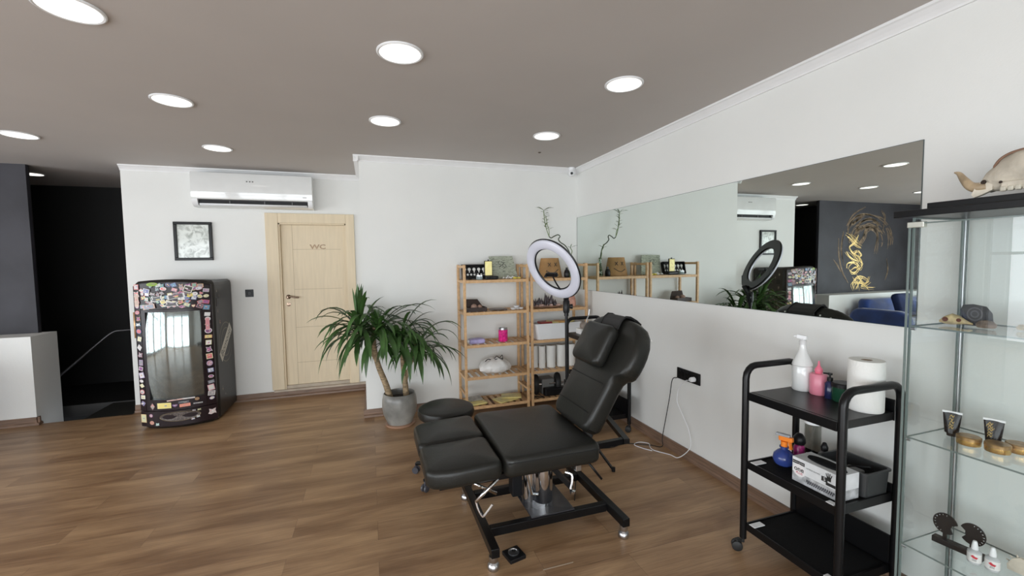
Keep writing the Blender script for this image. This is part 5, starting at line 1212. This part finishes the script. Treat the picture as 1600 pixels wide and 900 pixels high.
# dotted dark band
for k in range(14): rect(pr, gy0 + 0.020 + k * 0.0095, gy0 + 0.026 + k * 0.0095, z + 0.022, z + 0.032, (.03, .03, .04), 0.0002); 
for k in range(13): rect(pr, gy0 + 0.025 + k * 0.0095, gy0 + 0.031 + k * 0.0095, z + 0.014, z + 0.022, (.05, .05, .06), 0.0002)
pr.build('printing', M_attr, cb, fixn=False)
r = empty('storage_tray', (2.16, 1.37, z), 'dark grey open plastic tray with a coiled lead, behind the glove box', 'tray')
mb = MB(); tub(mb, 2.150, 1.372, z, 0.155, 0.21, 0.165, 0.22, 0.105, 0.004, 0.02); mb.build('tray_body', mat('charcoal_plastic', (0.035, 0.037, 0.038), 0.45), r)
mb = MB(); P = bez([(2.10, 1.42, z + 0.06), (2.12, 1.36, z + 0.10), (2.15, 1.31, z + 0.112), (2.19, 1.33, z + 0.09), (2.17, 1.40, z + 0.075)], 6); mb.tube(P, 0.004, 8); mb.build('lead', M_bplas, r)
MB().box((2.12, 1.33, z + 0.03), (2.17, 1.40, z + 0.085), 0.006).build('small_box', mat('mid_grey_card', (0.16, 0.16, 0.16), 0.5), r)

# things on the far trolley
z = 0.8805
r = empty('label_box', (1.95, 3.72, z), 'small white box with black print on the far trolley behind the chair', 'box')
MB().box((1.905, 3.66, z), (2.035, 3.76, z + 0.050), 0.002).build('carton', mat('white_card', (0.78, 0.77, 0.75), 0.6), r)
MB().text('AX', (1.965, 3.6595, z + 0.027), (1, 0, 0), (0, 0, 1), 0.05, 0.0004, bold=0.002).build('print', md, r)
r = empty('desk_clamp', (2.02, 3.70, z), 'beige clip gadget with a thin metal arm on top of the small white box', 'clip')
zz = z + 0.0505
MB().pad(rrect(0.09, 0.07, 0.02), 0.05, 0.018, 0.006, (1.975, 3.71, zz), (1, 0, 0), (0, 1, 0), (0, 0, 1)).build('body', mat('taupe_plastic', (0.25, 0.21, 0.18), 0.5), r)
MB().tube(bez([(1.985, 3.71, zz + 0.045), (2.00, 3.71, zz + 0.09), (2.02, 3.72, zz + 0.12), (2.03, 3.72, zz + 0.18)], 5), 0.006, 8).build('arm', M_steel, r)

# ============================================================ POWER STRIP AND CABLES
r = empty('wall_socket', (XR, 2.72, 0.66), 'long black triple wall socket on the right wall under the mirror', 'socket')
MB().box((XR - 0.010, 2.595, 0.622), (XR, 2.850, 0.712), 0.003).build('plate', M_bplas, r)
for y in (2.80, 2.722, 2.645):
    MB().lathe([(0, 0.004), (0.020, 0.004), (0.022, 0.0), (0.030, 0.0), (0.031, 0.004), (0.030, 0.006), (0.024, 0.006), (0.022, 0.002), (0, 0.002)], (XR - 0.0095, y, 0.667), 24, axis=(-1, 0, 0)).build('outlet', M_bmetal, r)
r = empty('phone_charger', (2.33, 2.645, 0.65), 'white charger and long white cable plugged into the black wall socket', 'charger')
MB().lathe([(0, 0), (0.019, 0), (0.019, 0.030), (0.014, 0.040), (0, 0.040)], (XR - 0.017, 2.645, 0.662), 18, axis=(-1, 0, 0)).build('plug', M_wplas, r)
cb_ = [(2.31, 2.66, 0.655), (2.325, 2.72, 0.63), (2.335, 2.80, 0.55), (2.335, 2.82, 0.44), (2.335, 2.75, 0.34), (2.335, 2.68, 0.24), (2.33, 2.66, 0.12), (2.29, 2.74, 0.012), (2.27, 2.82, 0.0045), (2.20, 2.93, 0.0045), (2.21, 3.00, 0.0045), (2.24, 3.06, 0.0045), (2.18, 3.11, 0.0045), (2.11, 3.08, 0.0045), (2.14, 2.99, 0.0045), (2.18, 2.93, 0.0045)]
MB().tube(bez(cb_, 6), 0.0032, 8).build('cable', M_wplas, r)
r = empty('power_cable', (2.33, 2.85, 0.62), 'thin black power cable running from the wall socket to the chair', 'cable')
MB().tube(bez([(XR - 0.012, 2.845, 0.625), (2.335, 2.88, 0.60), (2.335, 2.91, 0.45), (2.335, 2.95, 0.28), (2.32, 2.98, 0.08), (2.30, 2.96, 0.010), (2.22, 3.04, 0.004), (2.05, 3.13, 0.004), (1.90, 3.10, 0.004), (1.72, 3.12, 0.004), (1.52, 2.98, 0.004), (1.36, 2.70, 0.004), (1.24, 2.48, 0.004)], 6), 0.0034, 8).build('cable', M_bplas, r)

# ============================================================ GLASS DISPLAY CABINET
gx, gyf, gxr, gyn, gz = 2.005, 1.100, 2.345, 0.36, 1.715
r = empty('display_cabinet', ((gx + gxr) / 2, (gyf + gyn) / 2, 0), 'tall glass display cabinet with a black top against the right wall', 'cabinet')
def pane(name, a, b, par=None, e=0.0012):
    """glass sheet with greenish edges"""
    return sheet(a, b, e).build(name, [M_glass, M_gedge], par or r, fixn=False)
MB().box((gx - 0.045, gyn - 0.04, gz + 0.018), (gxr, gyf + 0.035, gz + 0.043), 0.002).build('top', M_bmetal, r)
MB().box((gx - 0.015, gyn - 0.04, gz + 0.044), (gxr, gyf - 0.055, gz + 0.066), 0.002).build('top', M_bmetal, r)
MB().box((gx - 0.01, gyn, 0.0), (gxr, gyf + 0.01, 0.06), 0.002).build('plinth', M_bmetal, r)
pane('side_pane', (gx + 0.008, gyf - 0.008, 0.0605), (gxr - 0.02, gyf, gz + 0.017), None, 0.005)
pane('side_pane', (gx + 0.012, gyn, 0.0605), (gxr - 0.02, gyn + 0.006, gz + 0.017))
dd = pane('door_pane', (gx - 0.008, gyn + 0.004, 0.0605), (gx, gyf + 0.004, gz - 0.004), None, 0.005)
for zz in (gz - 0.022, 0.075): MB().box((gx - 0.010, gyf - 0.045, zz), (gx + 0.012, gyf + 0.008, zz + 0.022), 0.002).build('hinge', mat('satin_nickel', (0.70, 0.70, 0.62), 0.3, metal=0.7), dd)
MB().box((gxr - 0.018, gyf - 0.012, 0.0605), (gxr, gyf + 0.002, gz + 0.017), 0.002).build('post', M_steel, r)
MB().box((gxr - 0.018, gyn, 0.0605), (gxr, gyn + 0.014, gz + 0.017), 0.002).build('post', M_steel, r)
pane('back_pane', (gxr - 0.006, gyn + 0.015, 0.0605), (gxr - 0.002, gyf - 0.013, gz + 0.017))
CZ = [1.312, 0.868, 0.428]
for zz in CZ: pane('shelf', (gx + 0.006, gyn + 0.008, zz - 0.006), (gxr - 0.020, gyf - 0.008, zz))
for zz in CZ:
    for (x, y) in ((gx + 0.012, gyf - 0.012), (gxr - 0.03, gyf - 0.012)):
        MB().lathe([(0, 0), (0.006, 0), (0.006, 0.014), (0, 0.014)], (x, y + 0.004, zz - 0.012), 12, axis=(0, -1, 0)).build('shelf_pin', M_steel, r)

# horned skull on the cabinet
zt_ = gz + 0.0665
r = empty('animal_skull', (2.13, 0.80, zt_), 'bleached horned animal skull lying on top of the glass cabinet', 'skull')
M_bone = mat('weathered_bone', (0.62, 0.56, 0.46), 0.7, noise=0.28, nscale=9, bump=0.5, bscale=30)
def loft(mb, secs, n=18):
    rings = []
    for (c0, ax, ry, rz) in secs:
        c0 = Vector(c0); ax = Vector(ax).normalized(); s_ = ax.cross(Vector((0, 0, 1))).normalized(); u_ = s_.cross(ax)
        rings.append([mb.bm.verts.new(c0 + s_ * ry * math.cos(2 * PI * k / n) * (1 + .08 * math.sin(4 * PI * k / n)) + u_ * rz * math.sin(2 * PI * k / n)) for k in range(n)])
    for A, B in zip(rings, rings[1:]):
        for k in range(n): f = mb.bm.faces.new((A[k], A[(k + 1) % n], B[(k + 1) % n], B[k])); f.smooth = True
    mb.bm.faces.new(rings[0][::-1]); mb.bm.faces.new(rings[-1])
ax = Vector((0.0, -1, 0.12))
mb = MB(); loft(mb, [((2.10, 0.938, 1.838), ax, .016, .018), ((2.10, 0.925, 1.842), ax, .028, .034), ((2.10, 0.90, 1.853), ax, .034, .048), ((2.10, 0.875, 1.868), ax, .040, .057), ((2.10, 0.845, 1.876), ax, .044, .062), ((2.10, 0.79, 1.882), ax, .046, .062), ((2.10, 0.72, 1.878), ax, .040, .056), ((2.10, 0.64, 1.868), ax, .030, .044), ((2.10, 0.57, 1.858), ax, .020, .026)])
mb.build('cranium', M_bone, r)
M_horn = mat('horn_brown', (0.36, 0.27, 0.17), 0.4, noise=0.5, nscale=16)
mb = MB(); mb.prism([(2.07, 0.935, 1.842), (2.064, 0.945, 1.826), (2.060, 0.954, 1.800), (2.064, 0.948, 1.789), (2.070, 0.930, 1.797), (2.074, 0.905, 1.812), (2.074, 0.905, 1.835)], (0.016, 0, 0)); mb.build('cheek_flange', M_bone, r)
H1 = bez([(2.085, 0.925, 1.826), (2.08, 0.944, 1.825), (2.08, 0.966, 1.834), (2.08, 0.984, 1.859), (2.08, 0.999, 1.884), (2.08, 1.013, 1.892)], 5)
MB().tube(H1, [0.019 - 0.0165 * (i / (len(H1) - 1)) ** 1.7 for i in range(len(H1))], 12).build('horn', M_horn, r)
H2 = bez([(2.125, 0.925, 1.828), (2.16, 0.944, 1.826), (2.19, 0.955, 1.834), (2.215, 0.962, 1.850), (2.235, 0.966, 1.872)], 5)
MB().tube(H2, [0.017 - 0.0145 * (i / (len(H2) - 1)) ** 1.7 for i in range(len(H2))], 12).build('horn', M_horn, r)
MB().box((2.064, 0.70, 1.806), (2.082, 0.882, 1.834), 0.005).build('upper_jaw', M_bone, r)
for k in range(9): MB().box((2.060, 0.866 - k * 0.018, 1.800), (2.074, 0.8815 - k * 0.018, 1.818), 0.004).build('tooth', mat('tooth_ivory', (0.60, 0.56, 0.46), 0.45), r)
MB().tube(bez([(2.074, 0.905, 1.886), (2.072, 0.888, 1.912), (2.076, 0.865, 1.928), (2.080, 0.83, 1.936)], 5), [0.0015] + [0.004] * 14 + [0.002], 6).build('brow_ridge', mat('brown_ridge', (0.20, 0.11, 0.07), 0.7), r)
M_cav = mat('dark_bone_cavity', (0.035, 0.022, 0.015), 0.9)
MB().lathe([(0, 0), (0.004, 0.001), (0.005, 0.004), (0, 0.004)], (2.061, 0.878, 1.832), 10, axis=(-1, 0, 0)).build('cavity', M_cav, r)
MB().lathe([(0, 0), (0.006, 0.002), (0.008, 0.008), (0, 0.008)], (2.066, 0.921, 1.838), 8, axis=(-1, 0.2, 0.3)).build('cavity', M_cav, r)
MB().box((2.080, 0.70, zt_), (2.125, 0.76, 1.830), 0.003).build('stand', M_bplas, r)

# --- cabinet, upper shelf
z = CZ[0] + 0.0005
r = empty('small_skull', (2.17, 1.045, z), 'small yellowed bird-like skull on the upper glass shelf', 'skull')
M_ivory = mat('yellowed_bone', (0.60, 0.48, 0.26), 0.6, noise=0.35, nscale=30, bump=0.4, bscale=60)
mb = MB(); ax2 = Vector((0.25, -1, 0)); loft(mb, [((2.155, 1.075, z + .012), ax2, .006, .004), ((2.158, 1.060, z + .018), ax2, .016, .015), ((2.163, 1.040, z + .023), ax2, .022, .022), ((2.168, 1.020, z + .021), ax2, .018, .017), ((2.173, 1.000, z + .014), ax2, .008, .007), ((2.178, 0.985, z + .009), ax2, .003, .003)], 14); mb.build('cranium', M_ivory, r)
mb = MB()
for y, q in ((1.050, .009), (1.013, .007)): mb.lathe([(0, 0), (q, .001), (q, .004), (0, .004)], (2.143 if q > .008 else 2.151, y, z + .022), 12, axis=(-1, 0, 0.1))
mb.build('eye_socket', mat('red_brown_cavity', (0.14, 0.05, 0.03), 0.8), r)
r = empty('agate_slice', (2.21, 0.985, z), 'upright dark grey agate slice on the upper glass shelf', 'stone')
mb = MB(); O = Vector((2.20, 0.985, z + 0.002)); U = Vector((0.15, -1, 0)).normalized(); N_ = U.cross(Vector((0, 0, 1)))
pts = [(-.035, 0), (.03, 0), (.045, .02), (.042, .05), (.025, .075), (-.01, .082), (-.035, .078), (-.042, .06), (-.038, .03)]
mb.prism([O + U * a + Vector((0, 0, b)) for a, b in pts], N_ * 0.012); mb.build('slice', mat('dark_agate', (0.022, 0.022, 0.026), 0.5, noise=0.9, nscale=18), r)
mb = MB(); n = 20
for (q0, q1) in ((.022, .018), (.012, .008)):
    for k in range(n):
        a0, a1 = 2 * PI * k / n, 2 * PI * (k + 1) / n
        for sg in (-.0006, .0126): mb.face([O + N_ * sg + U * (-.002 + q * math.cos(a)) + Vector((0, 0, .045 + q * 1.2 * math.sin(a))) for q, a in ((q0, a0), (q0, a1), (q1, a1), (q1, a0))])
mb.build('banding', mat('pale_agate_band', (0.08, 0.08, 0.09), 0.5), r, fixn=False)
tag(MB().lathe([(0, 0), (0.024, 0.002), (0.028, 0.014), (0.018, 0.026), (0, 0.030)], (2.165, 0.942, z), 10).build('rough_stone', mat('tan_rock', (0.24, 0.18, 0.14), 0.7, noise=0.5, nscale=30), None, (2.165, 0.942, z)), 'rough tan stone in front of the dark agate slice', 'stone')
tag(MB().lathe([(0, 0), (0.020, 0.001), (0.024, 0.010), (0.016, 0.020), (0, 0.022)], (2.22, 0.862, z), 12).build('sea_shell', mat('shell_yellow', (0.50, 0.42, 0.24), 0.5, noise=0.5, nscale=40), None, (2.22, 0.862, z)), 'small yellowish shell at the right frame edge on the upper glass shelf', 'shell')

# --- middle shelf: tubes and golden tins
z = CZ[1] + 0.0005
def tube_item(x, y, label, scribble):
    r = empty('cream_tube', (x, y, z), label, 'tube', 'black cream tubes with gold print')
    MB().lathe([(0, 0), (0.014, 0), (0.015, 0.012), (0, 0.012)], (x, y, z), 16).build('cap', M_bplas, r)
    mb = MB(); U = Vector((0.32, -0.95, 0)).normalized(); Nv = Vector((-0.95, -0.32, 0)); rg = []
    for k in range(7):
        t = k / 6; a = 0.0205 + 0.0065 * t; b = 0.017 * (1 - t) + 0.0015
        rg.append([mb.bm.verts.new(Vector((x, y, z + 0.0125 + 0.080 * t)) + U * a * math.cos(2 * PI * j / 16) + Nv * b * math.sin(2 * PI * j / 16)) for j in range(16)])
    for A, B in zip(rg, rg[1:]):
        for j in range(16): f = mb.bm.faces.new((A[j], A[(j + 1) % 16], B[(j + 1) % 16], B[j])); f.smooth = True
    mb.bm.faces.new(rg[0][::-1]); mb.bm.faces.new(rg[-1]); tb = mb.build('tube_body', mat('glossy_black_tube', (0.006, 0.006, 0.007), 0.22, spec=0.3), r)
    MB().bar(Vector((x, y, z + 0.094)) - U * 0.0285, Vector((x, y, z + 0.094)) + U * 0.0285, 0.003, 0.008).build('crimp', M_wplas, r)
    mb = MB()
    for k, (a, b) in enumerate(scribble):
        t = (b) / 0.080; off = Nv * (0.017 * (1 - t) + 0.0028)
        P = [Vector((x, y, z + 0.0125 + b)) + U * (a + da) + off + Vector((0, 0, db)) for da, db in ((-.006, -.004), (-.002, .006), (.003, -.003), (.006, .005))]
        mb.tube(bez(P, 4), 0.0011, 5)
    mb.build('gold_print', M_gold, tb)
scr = [(0, .066), (-.002, .054), (.001, .043), (-.001, .032), (0, .022)]
tube_item(2.178, 1.032, 'black tube with gold script, left of the pair on the middle glass shelf', scr)
tube_item(2.215, 0.928, 'black tube with gold script, right of the pair on the middle glass shelf', [(-.008, b) for a, b in scr] + [(-.012, .060), (-.004, .048)])
def tin(x, y, zb, label):
    r = empty('golden_tin', (x, y, zb), label, 'tin', 'round golden tins')
    MB().lathe([(0, 0), (0.033, 0), (0.034, 0.003), (0.034, 0.018), (0, 0.018)], (x, y, zb), 30).build('tin_body', mat('gold_tin', (0.62, 0.40, 0.14), 0.25, metal=0.8), r)
    MB().lathe([(0, 0.0182), (0.035, 0.0182), (0.035, 0.029), (0.032, 0.032), (0, 0.032)], (x, y, zb), 30).build('lid', mat('brown_gold_lid', (0.36, 0.22, 0.09), 0.3, metal=0.6, noise=0.3, nscale=40), r)
tin(2.138, 0.962, z, 'golden round tin, left of the three on the middle glass shelf')
tin(2.150, 0.888, z, 'golden round tin, at the front right of the three on the middle glass shelf')
tin(2.215, 0.860, z, 'golden round tin, behind the front right one on the middle glass shelf')

# --- lower shelf: ear-piece display, two little bottles, shell
z = CZ[2] + 0.0005
r = empty('jewellery_display', (2.15, 1.0, z), 'black stand with two round ring-shaped plug displays on the lower glass shelf', 'display stand')
U = Vector((0.12, -1, 0)).normalized(); O = Vector((2.150, 1.048, z)); N_ = Vector((-1, -0.12, 0)).normalized()
MB().bar(O + Vector((0, 0, 0.012)) - U * 0.012, O + U * 0.135 + Vector((0, 0, 0.012)), 0.03, 0.024, bev=0.003).build('base_bar', M_bplas, r)
for k, s_ in ((0.022, 1), (0.100, -1)):
    mb = MB(); ctr = O + U * k + Vector((0, 0, 0.085)); pts = []
    for j in range(28):
        a = 2 * PI * j / 28; q = 0.037
        if abs(math.sin((a - (-0.3 if s_ > 0 else PI + 0.1)) / 2)) < 0.22: q = 0.020
        pts.append(ctr + U * q * math.cos(a) + Vector((0, 0, q * 1.12 * math.sin(a))))
    mb.prism(pts, -N_ * 0.006); mb.bar(O + U * k + Vector((0, 0, 0.025)) - N_ * 0.003, ctr - Vector((0, 0, 0.03)) - N_ * 0.003, 0.012, 0.005)
    disc = mb.build('disc', M_bplas, r)
    mb = MB()
    for j in range(9):
        a = (PI * 0.45 + j * PI * 0.115) if s_ > 0 else (-PI * 0.35 + j * PI * 0.10)
        p = ctr + U * 0.028 * math.cos(a) + Vector((0, 0, 0.032 * math.sin(a))) + N_ * 0.001
        q = ctr + U * 0.034 * math.cos(a) + Vector((0, 0, 0.038 * math.sin(a))) + N_ * 0.001
        mb.tube([p, q], 0.0012, 5)
    mb.build('silver_studs', M_chrome, disc)
def vial(x, y, label):
    r = empty('small_bottle', (x, y, z), label, 'bottle', 'small clear bottles with red print')
    MB().lathe([(0, 0), (0.018, 0), (0.0195, 0.004), (0.0195, 0.044), (0.010, 0.052), (0, 0.052)], (x, y, z), 24).build('bottle_body', mat('frosted_clear', (0.55, 0.57, 0.58), 0.12), r)
    lb = MB().lathe([(0.0199, 0.008), (0.0199, 0.040)], (x, y, z), 24).build('paper_label', mat('white_card', (0.78, 0.77, 0.75), 0.6), r)
    MB().lathe([(0, 0.0522), (0.010, 0.0522), (0.0095, 0.062), (0.007, 0.078), (0.005, 0.084), (0, 0.084)], (x, y, z), 18).build('cap', M_wplas, r)
    mb = MB(); dv = Vector((-x, -y, 0)).normalized(); sv = Vector((-dv.y, dv.x, 0)); o_ = Vector((x, y, z)) + dv * 0.0208
    mb.prism([o_ + sv * a + Vector((0, 0, b)) for a, b in ((-.010, .031), (-.004, .036), (.002, .031), (.010, .030), (.006, .023), (-.003, .024))], dv * 0.0004)
    mb.build('red_emblem', mat('red_print', (0.55, 0.03, 0.05), 0.5), lb)
    mb = MB()
    for b in (.019, .015): mb.prism([o_ + sv * a + Vector((0, 0, b + c_)) for a, c_ in ((-.006, 0), (.006, 0), (.006, .0012), (-.006, .0012))], dv * 0.0003)
    mb.build('fine_print', md, lb)
vial(2.128, 0.925, 'small clear bottle with red print, left of the pair on the lower glass shelf')
vial(2.138, 0.880, 'small clear bottle with red print, right of the pair on the lower glass shelf')
mb = MB(); O = Vector((2.20, 0.835, z)); 
pts = [(-.03, .0), (.03, .0), (.035, .02), (.02, .05), (-.0, .06), (-.02, .045), (-.032, .02)]
mb.prism([O + Vector((0.1 * a, -a, b)) for a, b in pts], (0.012, 0, 0))
for k in range(5):
    a = PI * (0.25 + 0.17 * k); mb.lathe([(0.003, 0), (0.002, 0.008), (0, 0.010)], O + Vector((0.006, -0.030 * math.cos(a), 0.022 + 0.034 * math.sin(a))), 6, axis=(0, -math.cos(a), math.sin(a)))
tag(mb.build('spiny_ornament', M_bone, None, O), 'cream toothed ornament at the right frame edge on the lower glass shelf', 'ornament')

# ============================================================ BLUE SOFA (seen in the mirror)
r = empty('blue_sofa', (-4.6, 5.0, 0), 'deep blue velvet sofa before the white low wall, seen only in the mirror', 'sofa')
M_vel = mat('blue_velvet', (0.012, 0.045, 0.20), 0.75, noise=0.3, nscale=5)
M_vel.node_tree.nodes['Principled BSDF'].inputs['Sheen Weight'].default_value = 0.6
sx0, sx1, sy0, sy1 = -5.95, -3.64, 4.58, 5.50
MB().box((sx0 + 0.16, sy0 + 0.02, 0.12), (sx1 - 0.16, sy1, 0.30), 0.03, 3).build('base', M_vel, r)
for k in range(2):
    w = (sx1 - sx0 - 0.36) / 2; cx_ = sx0 + 0.18 + w * (k + .5)
    MB().pad(rrect(w - 0.01, 0.66, 0.06), 0.16, 0.05, 0.03, (cx_, sy0 + 0.34, 0.302), (1, 0, 0), (0, 1, 0), (0, 0, 1)).build('seat_cushion', M_vel, r)
    MB().pad(rrect(w - 0.01, 0.36, 0.08), 0.18, 0.06, 0.03, (cx_, sy1 - 0.02, 0.65), (1, 0, 0), (0, 0, 1), (0, -1, 0)).build('back_cushion', M_vel, r)
for x in (sx0, sx1):
    s_ = 1 if x == sx0 else -1
    MB().pad(rrect(0.94, 0.55, 0.18), 0.16, 0.05, 0.01, (x, (sy0 + sy1) / 2 - 0.01, 0.40), (0, 1, 0), (0, 0, 1), (s_, 0, 0)).build('armrest', M_vel, r)
for x in (sx0 + 0.1, sx1 - 0.1):
    for y in (sy0 + 0.1, sy1 - 0.1): MB().lathe([(0, 0), (0.018, 0), (0.026, 0.125), (0, 0.125)], (x, y, 0), 14).build('leg', M_bmetal, r)
r = tag(MB().pad(rrect(0.40, 0.40, 0.06), 0.13, 0.05, 0.03, (-4.12, 4.97, 0.735), (1, 0, 0), (0, 0.3, 1), (0, -1, 0.3)).build('throw_pillow', mat('dark_blue_velvet', (0.010, 0.022, 0.085), 0.8, noise=0.3, nscale=6), None, (-4.12, 4.99, 0.47)), 'darker blue square cushion leaning on the blue sofa back', 'cushion')
